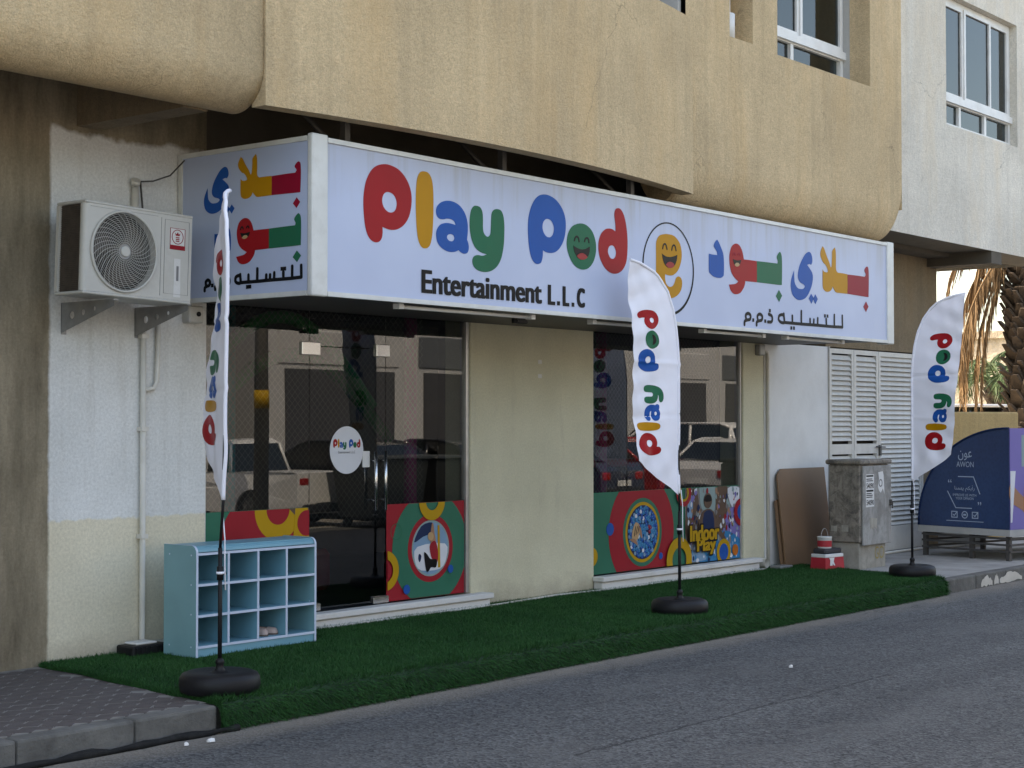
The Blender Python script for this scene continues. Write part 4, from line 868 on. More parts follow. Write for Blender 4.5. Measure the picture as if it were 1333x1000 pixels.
# second window: ball pit picture and "Indoor Play"
bx, bz = 2.76, 0.675
def rx(pts): return [(3.53 + (q[0] - 3.36) * 0.879,) + tuple(q[1:]) for q in pts]
shapes = [('disc', bx - 0.01, bz, 0.57, 'print_brick'), ('disc', bx, bz, 0.340, 'print_leaf'), ('disc', bx, bz, 0.300, 'print_gold'), ('disc', bx, bz, 0.268, 'print_navy'),
          ('disc', 2.20, 0.73, 0.062, 'print_blue'), ('disc', 3.08, 0.42, 0.034, 'print_blue'), ('disc', 1.90, 0.48, 0.090, 'print_gold'),
          ('poly', rx([(3.36, 0.31, 1), (3.36, 1.08, 1), (4.60, 1.08, 1), (4.60, 0.31, 1)]), 'print_grey'),
          ('poly', rx([(3.36, 0.62), (3.42, 1.02), (3.62, 1.05), (3.66, 0.7), (3.52, 0.5)]), 'print_brown'), ('poly', rx([(3.40, 0.8), (3.44, 1.0), (3.52, 0.98), (3.5, 0.78)]), 'print_sky'),
          ('poly', rx([(3.66, 1.085, 1), (4.02, 1.085, 1), (4.0, 0.84), (3.72, 0.86)]), 'print_mist'), ('poly', rx([(4.05, 1.07), (4.3, 1.07), (4.22, 0.62), (4.05, 0.70)]), 'print_brown'),
          ('poly', rx([(4.3, 1.06), (4.58, 1.06), (4.58, 0.9), (4.4, 0.86)]), 'print_white'), ('poly', rx([(4.28, 0.8), (4.5, 0.84), (4.58, 0.5), (4.3, 0.55)]), 'print_lilac'),
          ('poly', rx([(3.62, 0.32), (3.85, 0.52), (4.2, 0.62), (4.60, 0.50), (4.60, 0.31), (4.1, 0.31)]), 'print_aqua'), ('poly', rx([(3.42, 0.33), (3.5, 0.42), (3.72, 0.42), (3.8, 0.33)]), 'print_sky'),
          ('poly', rx([(3.62, 0.62), (3.68, 0.80), (3.83, 0.86), (3.98, 0.82), (4.10, 0.66), (4.25, 0.53), (4.20, 0.50), (4.04, 0.60), (3.98, 0.56), (3.70, 0.56)]), 'print_brown'),
          ('poly', rx([(3.74, 0.60), (3.76, 0.82), (3.95, 0.82), (3.97, 0.60)]), 'print_navy'), ('disc', 3.955, 0.945, 0.080, 'print_brown'), ('poly', rx([(3.76, 0.94), (3.80, 1.0), (3.89, 1.0), (3.92, 0.94)]), 'print_dark'),
          ('ring', 3.49, 1.04, 0.14, 0.09, 'print_brick'), ('ring', 3.49, 1.04, 0.088, 0.065, 'print_gold'), ('ring', 3.40, 0.355, 0.235, 0.130, 'print_gold'), ('ring', 4.26, 0.39, 0.14, 0.09, 'print_gold'), ('disc', 4.26, 0.39, 0.088, 'print_blue'),
          ('ring', 4.62, 0.80, 0.15, 0.085, 'print_brick'), ('disc', 4.62, 0.80, 0.083, 'print_blue'), ('disc', 4.49, 0.40, 0.06, 'print_orange')]
dec2 = decal('', WX0 + 0.024, WX1 - 0.039, 0.307, 1.090, 'print_leaf', shapes)
balls = {'print_aqua': MB(), 'print_sky': MB(), 'print_blue': MB(), 'print_white': MB(), 'print_crimson': MB()}
pts = []
for k in range(1500):
    a, rr = rp.uniform(0, 2 * PI), 0.248 * math.sqrt(rp.random()); q = (bx + rr * math.cos(a), bz + rr * math.sin(a))
    if all(math.hypot(q[0] - p[0], q[1] - p[1]) > 0.027 for p in pts): pts.append(q)
for i, q in enumerate(pts):
    mt = rp.choice(['print_aqua'] * 8 + ['print_sky'] * 3 + ['print_blue'] * 5 + ['print_white'] * 1)
    if math.hypot(q[0] - bx - 0.11, q[1] - bz - 0.02) < 0.035: mt = 'print_crimson'
    balls[mt].add([W_(u, v, 0.0095 + 0.0001 * (i % 13)) for u, v in circle(q[0], q[1], 0.0205, 12)], [tuple(range(12))])
    balls['print_sky' if mt != 'print_white' else 'print_white'].add([W_(u, v, 0.0118) for u, v in circle(q[0] - 0.006, q[1] + 0.007, 0.005, 8)], [tuple(range(8))])
for mt, mb in balls.items():
    if mb.f: mb.build('ball_print', mt, dec2)['kind'] = 'stuff'
for pts_, mt, dd in (([(bx - 0.20, bz - 0.02), (bx - 0.14, bz + 0.10), (bx - 0.06, bz + 0.06), (bx - 0.09, bz - 0.05), (bx - 0.16, bz - 0.09)], 'print_cream', 0.0135), ([(bx - 0.09, bz + 0.08), (bx - 0.04, bz + 0.03), (bx - 0.02, bz - 0.06), (bx - 0.06, bz - 0.02)], 'print_skin', 0.0142), ([(bx - 0.24, bz - 0.06), (bx - 0.16, bz - 0.10), (bx - 0.10, bz - 0.12), (bx - 0.15, bz - 0.06)], 'print_skin', 0.0145)):
    m = MB(); flat(m, [catmull(pts_, True, 4)], W_, dd); m.build('print', mt, dec2)
for k in range(3):
    m = MB(); x = bx - 0.165 + 0.03 * k; flat(m, [[(x, bz - 0.03 + 0.012 * k), (x + 0.008, bz - 0.035 + .012 * k), (x + 0.035, bz + 0.06), (x + 0.027, bz + 0.065)]], W_, 0.0150); m.build('print', 'print_dark', dec2)
blot = {k: MB() for k in ('print_grey', 'print_brown', 'print_sky', 'print_mist', 'print_lilac', 'print_skin', 'print_white', 'print_aqua', 'print_brick', 'print_navy')}
for i in range(230):
    u, v, q = rp.uniform(3.56, 4.58), rp.uniform(0.33, 1.06), rp.uniform(0.008, 0.030)
    if abs(u - 3.96) < 0.14 and 0.5 < v < 1.03: continue
    keys_ = ['print_aqua', 'print_sky', 'print_navy', 'print_white'] if v < 0.5 else ['print_grey', 'print_brown', 'print_mist', 'print_lilac', 'print_skin', 'print_white', 'print_navy', 'print_grey', 'print_brick']
    poly_ = [(u + q * rp.uniform(0.5, 1.2) * math.cos(2 * PI * k / 7), v + 1.5 * q * rp.uniform(0.5, 1.2) * math.sin(2 * PI * k / 7)) for k in range(7)]
    blot[rp.choice(keys_)].add([W_(a, b, 0.01625 + 0.00001 * (i % 40)) for a, b in clip_rect(poly_, 3.54, 4.595, 0.312, 1.085)] , [tuple(range(len(clip_rect(poly_, 3.54, 4.595, 0.312, 1.085))))])
for mt, mb in blot.items():
    if mb.f: mb.build('scene_print', mt, dec2)['kind'] = 'stuff'
for body, a, b, c, e in (('Indoor', 3.56, 4.13, 0.535, 0.700), ('Play', 3.69, 4.06, 0.385, 0.560)):
    bold_text(body, W_, a - 0.016, b + 0.016, c - 0.016, e + 0.016, 0.045, 0.026, 'print_dark', dec2, 'lettering')
    bold_text(body, W_, a, b, c, e, 0.048, 0.010, 'print_gold', dec2, 'lettering')
# round sticker on the door
stk = MB(); flat(stk, [circle(-1.423, 1.541, 0.190, 48)], lambda u, v, d: (u, 0.040 - d, v), 0.002); stk = stk.build('door_sticker', 'print_white', door)
gx = [p[0] for k, _ in WORDS for p in G[k[0]]]; gz = [p[1] for k, _ in WORDS for p in G[k[0]]]
fs_ = lambda p: (-1.423 - 0.155 + (p[0] - min(gx)) / (max(gx) - min(gx)) * 0.31, 1.545 + (p[1] - min(gz)) / (max(gz) - min(gz)) * 0.085)
for keys, mt in WORDS: letter('print', keys, mt, W_, fs_, 0.004, stk)
m = MB(); put_text(m, 'Entertainment L.L.C', W_, -1.52, -1.33, 1.515, 1.535, 0.004); m.build('print', 'print_dark', stk)

# ------------------------------------------------------------------ feather flags
M('flag_cloth', (0.80, 0.80, 0.86), 0.75, 0.03, 3, 0.08, 30, spec=0.2)
def interp(tab, z):
    for (za, wa), (zb, wb) in zip(tab, tab[1:]):
        if z <= zb: t = (z - za) / (zb - za) if zb > za else 0; t = max(0, t); return wa + (wb - wa) * t
    return tab[-1][1]
POLE_E = [(1.18, 0.0), (2.30, 0.0), (2.45, 0.012), (2.60, 0.035), (2.75, 0.075), (2.88, 0.135), (2.98, 0.215), (3.05, 0.31), (3.09, 0.42), (3.115, 0.55), (3.12, 0.60)]
FREE_E = [(1.18, 0.003), (1.25, 0.10), (1.33, 0.25), (1.42, 0.40), (1.48, 0.47), (1.8, 0.50), (2.4, 0.545), (2.9, 0.585), (3.12, 0.605)]
def feather_flag(name, label, base, ang, tops, seed, sag, lean=0.0, blow=0.0, dz=0.0, tilt=(0, 0), text_len=1.20, text_z=1.52, text_w=0.30):
    t = thing(name, label, 'flag', 'feather flags along the turf', base)
    rr = random.Random(seed); ph = [rr.uniform(0, 6) for _ in range(6)]
    dx, dy = math.cos(ang), math.sin(ang); nx, ny = -dy, dx
    def wave(w, z):
        s = w / 0.6
        return sag * s * s + blow * s * (max(0, 3.12 - z) / 1.7) ** 0.6 + 0.020 * s * math.sin(6.2 * z + 3 * w + ph[0]) + 0.008 * math.sin(13 * z - 9 * w + ph[1]) * s + 0.006 * math.sin(31 * z + 14 * w + ph[2]) * s + 0.004 * math.sin(23 * z - 38 * w + ph[5]) * s + 0.003 * math.sin(47 * w + 9 * z + ph[3]) * s + 0.007 * math.exp(-((z - 2.28 - 0.03 * w) / 0.014) ** 2) - 0.005 * math.exp(-((z - 1.86 + 0.05 * w) / 0.012) ** 2) + 0.012 * math.exp(-((z - 1.48) / 0.12) ** 2) * math.sin(24 * w + ph[4])
    def P3(w, z, d=0.0):
        o = wave(w, z) + d
        lz = lean * (z - 1.0) * 0.5
        zz_ = z - base[2] + dz; return (w * dx + o * nx + lz * dx + tilt[0] * zz_, w * dy + o * ny + lz * dy + tilt[1] * zz_, zz_)
    NZ, NW = 110, 16; vs = []; fs = []
    for i in range(NZ + 1):
        z = 1.18 + 1.94 * i / NZ; a, b = interp(POLE_E, z), interp(FREE_E, z)
        for j in range(NW + 1): vs.append(P3(a + (b - a) * j / NW, z))
    for i in range(NZ):
        for j in range(NW): fs.append((i * (NW + 1) + j, i * (NW + 1) + j + 1, (i + 1) * (NW + 1) + j + 1, (i + 1) * (NW + 1) + j))
    m = MB(); m.add(vs, fs, 0, True); cloth = m.build('banner', 'flag_cloth', t)
    # sleeve along the pole edge
    m = MB(); m.tube([P3(interp(POLE_E, z) + 0.006, z) for z in [1.2 + 1.9 * k / 60 for k in range(61)]] + [P3(0.60, 3.12)], 0.013, 8); m.build('sleeve', 'flag_cloth', cloth)
    # printed letters, on both faces
    gx0, gx1 = min(gx), max(gx); gzm = (min(gz) + max(gz)) / 2; kx = text_len / (gx1 - gx0); kz = text_w / (max(gz) - min(gz))
    def tx(p):
        z = text_z + (p[0] - gx0) * kx; w = 0.305 + (z - 1.52) * 0.045 - tops * (p[1] - gzm) * kz; return (w, z)
    for keys, mt in WORDS + ((('om',), 'print_mouth'),):
        m = MB(); vs2, tr = tess(smooth_glyph(keys, tx))
        bm = bmesh.new(); bv = [bm.verts.new((u, v, 0)) for u, v in vs2]
        for q in tr:
            try: bm.faces.new([bv[i] for i in q])
            except ValueError: pass
        for _ in range(3):
            ed = [e for e in bm.edges if e.calc_length() > 0.03]
            if not ed: break
            bmesh.ops.subdivide_edges(bm, edges=ed, cuts=1); bmesh.ops.triangulate(bm, faces=[f for f in bm.faces if len(f.verts) > 4])
        bm.verts.index_update(); q2 = [v.co[:2] for v in bm.verts]; ff = [[v.index for v in f.verts] for f in bm.faces]; bm.free()
        off = 0.0022 if keys[0] != 'om' else 0.0036
        for sgn in (1, -1): m.add([P3(u, v, sgn * off) for u, v in q2], ff, 0, True)
        m.build('letter', mt, cloth)
    # pole, clip, cord and water-filled foot
    m = MB(); m.tube([(0, 0, 0.09), (0, 0, 0.85)], 0.013, 10); m.tube([(0, 0, 0.85), P3(0.003, 1.19), P3(0.006, 1.25), P3(0.006, 1.7), P3(0.006, 2.2)], 0.009, 8); m.build('pole', 'black_plastic', t)
    m = MB(); m.tube([(0, 0, 0.66), (0, 0, 0.74)], 0.020, 10); m.tube([(0, 0, 0.70), (0.035, -0.01, 0.70)], 0.012, 8); m.build('clamp', 'black_plastic', t)
    m = MB(); m.tube([(0.016, -0.006, 1.03), (0.018, -0.02, 0.9), (0.02, -0.018, 0.74), (0.022, -0.022, 0.60)], 0.004, 6); m.tube([(0, 0, 0.71), (0.0, 0.0, 0.695)], 0.024, 10); m.build('cord', 'flag_cloth', t)
    m = MB(); m.lathe([(0.02, 0.0), (0.20, 0.0), (0.230, 0.012), (0.240, 0.050), (0.236, 0.090), (0.222, 0.112), (0.19, 0.124), (0.15, 0.126), (0.075, 0.118), (0.05, 0.120), (0.042, 0.128), (0.03, 0.130)], n=40)
    m.build('water_base', 'black_plastic', t)
    m = MB(); m.lathe([(0.03, 0.120), (0.034, 0.130), (0.026, 0.140), (0.022, 0.165), (0.028, 0.172), (0.024, 0.19), (0.014, 0.20)], n=16); m.build('spigot', 'black_plastic', t)
    return t
feather_flag('feather_flag', 'white feather flag seen almost edge-on beside the blue shoe rack', (-4.38, -1.82, 0.168), R(49), -1, 3, 0.0, 0.0, 0.155, 0.10, (0.010, -0.012))
feather_flag('feather_flag', 'white feather flag in front of the ball pit window graphic', (0.76, -1.70, 0.168), R(172), -1, 5, 0.0, 0.0, -0.06, -0.03)
feather_flag('feather_flag', 'white feather flag beside the navy kiosk, banner blowing toward the palm', (5.08, -1.75, 0.168), R(-88), 1, 9, 0.0, 0.0, -0.14, -0.04)

# ------------------------------------------------------------------ artificial turf
M('turf_backing', (0.007, 0.032, 0.009), 0.95, 0.35, 25)
def turf_mat():
    m, t, p = nt('turf_blades', 0.7, 0, 0.2)
    b = NB(t)
    c = b.ramp(b.noise(2.5, 5, 0.6), 0.3, 0.7, (0.014, 0.064, 0.016), (0.026, 0.098, 0.025))
    c = b.mix(0.8, c, b.ramp(b.noise(70, 3, 0.7), 0.3, 0.7, (0.40, 0.45, 0.4), (1.75, 1.6, 1.6)), 'MULTIPLY')
    b.l(c, p.inputs['Base Color'])
turf_mat()
turf = thing('turf_mat', 'long dark green artificial turf mat covering the pavement and kerb by the shop', 'turf')
def turf_x(s, y):
    t = (y + 2.08) / 2.08
    xl = -4.62 + 0.27 * max(0, min(1, t)) + 0.010 * math.sin(9 * y); xr = 5.12 + 0.50 * max(0, min(1, t)) ** 1.2 + 0.01 * math.sin(7 * y)
    return xl + (xr - xl) * s
def turf_prof(v):
    """v in metres from the wall outward over the kerb -> (y, z, normal angle)"""
    if v < 2.03: return (-0.012 - v, 0.165, 0.0)
    if v < 2.13: a = (v - 2.03) / 0.10 * R(88); return (-2.042 - 0.065 * math.sin(a), 0.165 - 0.065 * (1 - math.cos(a)), a)
    e = v - 2.13; return (-2.107 - e * 0.05, 0.102 - e, R(88))
def turf_p(s, v):
    y, z, a = turf_prof(v); x = turf_x(s, max(y, -2.08)); bumpz = 0.006 * math.sin(1.7 * x + 0.6) * math.sin(2.1 * y) + 0.003 * math.sin(5 * x + 3 * y)
    lift = -0.022 * math.exp(-((s) / 0.0012) ** 2)
    return Vector((x, y - (bumpz if v > 2.0 else 0), z + (bumpz + 0.004 if v < 2.0 else 0.004) + lift)), a
VT = 2.226
m = MB(); NS, NV = 120, 44; vs = []
for i in range(NS + 1):
    for j in range(NV + 1): vs.append(turf_p(i / NS, VT * j / NV)[0][:])
m.add(vs, [(i * (NV + 1) + j, (i + 1) * (NV + 1) + j, (i + 1) * (NV + 1) + j + 1, i * (NV + 1) + j + 1) for i in range(NS) for j in range(NV)], 0, True)
m.build('backing', 'turf_backing', turf)
rg = random.Random(21); vs = []; fs = []
for k in range(330000):
    s = rg.random() if k % 40 else rg.random() * 0.002 + (0.998 if k % 80 else 0.0); v = VT * rg.random()
    p, a = turf_p(s, v); n = Vector((0, -math.sin(a), math.cos(a)))
    h = rg.uniform(0.012, 0.026) * (1.5 if v > 1.98 else 1.0); th = rg.uniform(0, 2 * PI); w = 0.0026
    lean = Vector((rg.gauss(0, 0.55), rg.gauss(0, 0.55), rg.gauss(0, 0.25))) * h
    q = Vector((math.cos(th) * w, math.sin(th) * w, 0)) if a < 0.5 else Vector((math.cos(th) * w, 0, math.sin(th) * w))
    tip = p + n * h + lean
    if v > 2.08: tip.z -= h * 0.7
    o = len(vs); vs += [(p - q)[:], (p + q)[:], tip[:]]; fs.append((o, o + 1, o + 2))
me = bpy.data.meshes.new('grass'); me.from_pydata(vs, [], fs); me.materials.append(MATS['turf_blades'])
go = bpy.data.objects.new('grass', me); COL.objects.link(go); go.parent = turf; go['kind'] = 'stuff'

# ------------------------------------------------------------------ air conditioner on brackets
M('ac_paint', (0.53, 0.52, 0.475), 0.45, 0.06, 3, dirt=0.35, dirtcol=(0.30, 0.27, 0.22))
M('ac_coil', (0.075, 0.06, 0.048), 0.7, 0.3, 20)
M('galvanised', (0.30, 0.30, 0.295), 0.5, 0.15, 12, metal=0.6)
AW, AH, AD = 0.885, 0.605, 0.30
ac = thing('air_conditioner', 'pale grey split air conditioner with round fan grille on the shop wall', 'air conditioner', loc=(-4.435, -0.56, 2.585))
ac.rotation_euler = (0, R(1.6), 0)
fcx, fcz, fr = 0.318, 0.300, 0.258
# casing: front sheet with a round hole, top, bottom, right side, back
m = MB(); n = 64
hole = circle(fcx, fcz, fr, n)
vs_, tr = tess([[(0.035, 0.02), (AW, 0.02), (AW, AH - 0.02), (0.035, AH - 0.02)], hole])
m.add([(u, 0, v) for u, v in vs_], tr); m.add([(u, 0, v) for u, v in hole] + [(u, 0.05, v) for u, v in hole], [(i, (i + 1) % n, n + (i + 1) % n, n + i) for i in range(n)])
m.tube([(0.035, 0.035, 0.02), (0.035, 0.035, AH - 0.02)], 0.035, 12, cap=False)
m.box(0.0, AW + 0.004, -0.006, AD, AH - 0.02, AH, b=0.006); m.box(0.0, AW + 0.004, -0.004, AD, 0.0, 0.02, b=0.006); m.box(AW - 0.012, AW, 0.001, AD, 0.021, AH - 0.021); m.box(0.0, 0.025, AD - 0.03, AD - 0.001, 0.021, AH - 0.021)
m.build('casing', 'ac_paint', ac)
m = MB(); m.box(0.02, 0.04, 0.062, AD - 0.032, 0.022, AH - 0.022)
for k in range(44): m.box(0.012, 0.02, 0.065, AD - 0.035, 0.03 + k * 0.0126, 0.033 + k * 0.0126)
m.build('coil', 'ac_coil', ac)
m = MB(); m.box(0.05, AW - 0.03, 0.12, 0.13, 0.03, AH - 0.03); m.build('fan_chamber', 'dark_void', ac)
m = MB(); m.lathe([(0.05, 0), (0.055, 0.03), (0.02, 0.04)], n=20)
bl = m
for k in range(3):
    a0 = 2 * PI * k / 3; P_ = []
    for i in range(7):
        for j in range(5):
            r_ = 0.05 + 0.18 * j / 4; a = a0 + (i / 6) * R(75) * (0.75 + 0.25 * j / 4); P_.append((r_ * math.cos(a), r_ * math.sin(a), 0.03 * (i / 6) + 0.005))
    bl.add(P_, [(i * 5 + j, i * 5 + j + 1, (i + 1) * 5 + j + 1, (i + 1) * 5 + j) for i in range(6) for j in range(4)], 0, True)
fan = bl.build('fan', 'ac_coil', ac); fan.location = (fcx, 0.095, fcz); fan.rotation_euler = (PI / 2, 0, 0)
m = MB()
def ring_tube(r_, y, w, n=56): m.tube([(fcx + r_ * math.cos(2 * PI * k / n), y, fcz + r_ * math.sin(2 * PI * k / n)) for k in range(n + 1)], w, 4, cap=False)
for k in range(15): ring_tube(0.062 + k * 0.0132, -0.012 + 0.00004 * k * k, 0.0015)
for k in range(34):
    a0 = 2 * PI * k / 34; m.tube([(fcx + (0.05 + 0.21 * i / 7) * math.cos(a0 + 0.75 * (i / 7)), -0.014 + 0.00004 * i * i * 3, fcz + (0.05 + 0.21 * i / 7) * math.sin(a0 + 0.75 * (i / 7))) for i in range(8)], 0.0018, 4, cap=False)
grille = m.build('fan_grille', 'ac_paint', ac)
m = MB(); m.tube([(fcx + 0.262 * math.cos(2 * PI * k / 64), -0.008, fcz + 0.262 * math.sin(2 * PI * k / 64)) for k in range(65)], 0.009, 8, cap=False); m.build('ring', 'ac_paint', grille)
m = MB(); m.lathe([(0.034, -0.004), (0.036, 0.008), (0.03, 0.013)], n=24); h = m.build('hub_cap', 'ac_paint', grille); h.location = (fcx, -0.010, fcz); h.rotation_euler = (PI / 2, 0, 0)
m = MB(); m.lathe([(0.05, 0.0), (0.05, 0.004)], n=24); h = m.build('hub_plate', 'galvanised', grille); h.location = (fcx, -0.008, fcz); h.rotation_euler = (PI / 2, 0, 0)
m = MB()
for a, b, c, d in ((0.62, 0.622, 0.04, AH - 0.04), (0.045, 0.59, AH - 0.038, AH - 0.036), (0.65, 0.86, 0.058, 0.060), (0.65, 0.86, AH - 0.05, AH - 0.048), (0.65, 0.652, 0.06, AH - 0.05), (0.858, 0.86, 0.06, AH - 0.05)): m.box(a, b, -0.003, -0.0005, c, d)
m.build('panel_seam', 'galvanised', ac)
def A_(u, v, d): return (u, -d, v)
m = MB(); flat(m, [[(0.695, 0.36), (0.825, 0.36), (0.825, 0.505), (0.695, 0.505)]], A_, 0.002); lb = m.build('badge', 'white_paint', ac)
m = MB(); flat(m, [[(0.695, 0.36), (0.825, 0.36), (0.825, 0.39), (0.695, 0.39)]], A_, 0.0035); m.build('badge_band', 'print_brick', lb)
m = MB(); flat(m, [[(0.697, 0.502), (0.823, 0.502), (0.823, 0.505), (0.697, 0.505)]], A_, 0.0035); flat(m, [[(0.695, 0.39), (0.699, 0.39), (0.699, 0.505), (0.695, 0.505)]], A_, 0.0035); flat(m, [[(0.821, 0.39), (0.825, 0.39), (0.825, 0.505), (0.821, 0.505)]], A_, 0.0035)
flat(m, [circle(0.76, 0.447, 0.050, 32), circle(0.76, 0.447, 0.045, 32)], A_, 0.0035)
flat(m, [[(0.738, 0.474), (0.744, 0.455), (0.776, 0.455), (0.782, 0.474), (0.770, 0.464), (0.760, 0.480), (0.750, 0.464)]], A_, 0.0035)
for k in range(3): flat(m, [[(0.744, 0.446 - 0.012 * k), (0.776, 0.446 - 0.012 * k), (0.774, 0.439 - 0.012 * k), (0.746, 0.439 - 0.012 * k)]], A_, 0.0035)
m.build('badge_mark', 'print_brick', lb)
m = MB(); flat(m, [[(0.735, 0.04), (0.795, 0.04), (0.79, 0.30), (0.735, 0.30)]], A_, 0.002); sp = m.build('rating_sticker', 'white_paint', ac)
m = MB(); flat(m, [[(0.757, 0.15), (0.775, 0.15), (0.775, 0.25), (0.757, 0.25)]], A_, 0.0035); m.build('print', 'print_grey', sp)
for i, (x, lb_) in enumerate(((-4.19, 'holed steel wall bracket under the air conditioner, end nearer the bare brown wall'), (-3.575, 'holed steel wall bracket under the air conditioner, end nearer the sign'))):
    t = thing('wall_bracket', lb_, 'bracket', 'brackets holding the air conditioner')
    m = MB(); outer = [(0.0, 2.36), (0.0, 2.555), (-0.56, 2.555), (-0.56, 2.52)]
    holes = [circle(-0.12, 2.475, 0.026, 16), circle(-0.24, 2.49, 0.020, 16), circle(-0.36, 2.51, 0.014, 16)]
    vs_, tr = tess([outer] + holes)
    for dx_ in (0, 0.004): m.add([(x + dx_, u, v) for u, v in vs_], tr)
    m.build('web', 'galvanised', t)
    m = MB(); m.box(x, x + 0.04, -0.56, 0, 2.556, 2.562); m.box(x, x + 0.04, -0.006, -0.001, 2.35, 2.555); m.build('flange', 'galvanised', t)

# conduits and boxes on the wall
t = thing('drain_pipe', 'white plastic drain pipe running down the wall below the air conditioner', 'pipe')
m = MB(); m.tube([(-3.52, -0.03, 2.56), (-3.52, -0.03, 0.24), (-3.50, -0.04, 0.215), (-3.0, -0.05, 0.205)], 0.021, 10); m.build('main_run', 'pvc_white', t)
m = MB(); m.tube([(-3.38, -0.03, 2.56), (-3.40, -0.03, 2.05), (-3.43, -0.03, 2.0), (-3.52, -0.03, 1.985)], 0.017, 10); m.build('branch', 'pvc_white', t)
m = MB()
for z in (0.95, 1.7, 2.35): m.box(-3.55, -3.49, -0.056, -0.002, z, z + 0.03)
m.build('pipe_clip', 'pvc_white', t)
t = thing('conduit_stub', 'short stained pipe stub with wires above the air conditioner', 'pipe')
m = MB(); m.tube([(-3.60, -0.03, 3.0), (-3.60, -0.03, 3.42)], 0.026, 10); m.tube([(-3.60, -0.03, 3.42), (-3.61, -0.05, 3.45)], 0.034, 10); m.build('pipe', 'pvc_white', t)
m = MB(); m.tube([(-3.60, -0.04, 3.44), (-3.5, -0.10, 3.45), (-3.38, -0.14, 3.50), (-3.26, -0.15, 3.62)], 0.006, 6); m.tube([(-3.57, -0.05, 3.44), (-3.56, -0.07, 3.2), (-3.58, -0.06, 3.0)], 0.007, 6); m.build('cable', 'steel_dark', t)
t = thing('junction_box', 'small grey junction box on the wall under the sign corner', 'junction box')
m = MB(); m.box(-3.155, -3.02, -0.09, -0.001, 2.475, 2.60, b=0.01); m.build('body', 'ac_paint', t)
m = MB(); m.tube([(-3.075, -0.091, 2.54), (-3.075, -0.10, 2.54)], 0.018, 12); m.build('knockout', 'black_plastic', t)
t = thing('junction_box', 'small grey box with cable conduit at the top of the end pillar', 'junction box')
m = MB(); m.box(4.88, 5.00, -0.07, -0.001, 2.50, 2.62, b=0.01); m.build('body', 'galvanised', t)
m = MB(); m.tube([(5.00, -0.03, 2.56), (5.10, -0.03, 2.54), (5.115, -0.03, 2.48), (5.115, -0.03, 0.2)], 0.020, 8); m.build('conduit', 'pvc_white', t)
t = thing('drain_outlet', 'grey plastic drain outlet at the foot of the end pillar', 'pipe')
m = MB(); m.tube([(4.93, -0.001, 0.235), (4.93, -0.12, 0.235)], 0.055, 14, cap=False); m.tube([(4.93, -0.03, 0.235), (4.93, -0.06, 0.235)], 0.045, 14); m.build('pipe', 'pvc_white', t)
m = MB(); m.bbox(4.95, 5.22, -0.28, -0.14, 0.172, 0.205, 0.01); tag(m.build('floodlight', 'galvanised'), 'flat grey box lying on the turf by the end pillar', 'box')
m = MB(); m.box(-3.76, -3.44, -0.24, -0.05, 0.165, 0.235, b=0.01)
for k in range(7): m.box(-3.74 + 0.043 * k, -3.725 + 0.043 * k, -0.247, -0.24, 0.18, 0.225)
t = tag(m.build('drain_tray', 'black_plastic'), 'black plastic tray on the turf at the foot of the drain pipe', 'tray')
m = MB(); m.bbox(-3.70, -3.52, -0.20, -0.06, 0.236, 0.252, 0.006); m.build('mortar_cap', 'white_paint', t)
m = MB(); m.tube([(-2.38, -0.150, 0.178), (-1.0, -0.150, 0.178), (0.3, -0.145, 0.178), (1.2, -0.06, 0.178), (1.9, -0.145, 0.180), (4.85, -0.145, 0.178)], 0.012, 6); tag(m.build('wall_cable', 'pvc_white'), 'white cable lying on the turf along the shop sills', 'cable')
m = MB(); m.tube([(5.2, -0.05, 0.178), (5.95, -0.10, 0.178), (6.0, -0.09, 0.178)], 0.014, 6); tag(m.build('wall_cable', 'pvc_white'), 'white pipe on the ground below the leaning brown board', 'cable')
m = MB(); m.tube([(6.6, -0.08, 0.168), (7.6, -0.09, 0.166), (9.0, -0.08, 0.166), (9.7, -0.3, 0.166)], 0.020, 6); tag(m.build('wall_cable', 'pvc_white'), 'white pipe along the foot of the louvred doors', 'cable')

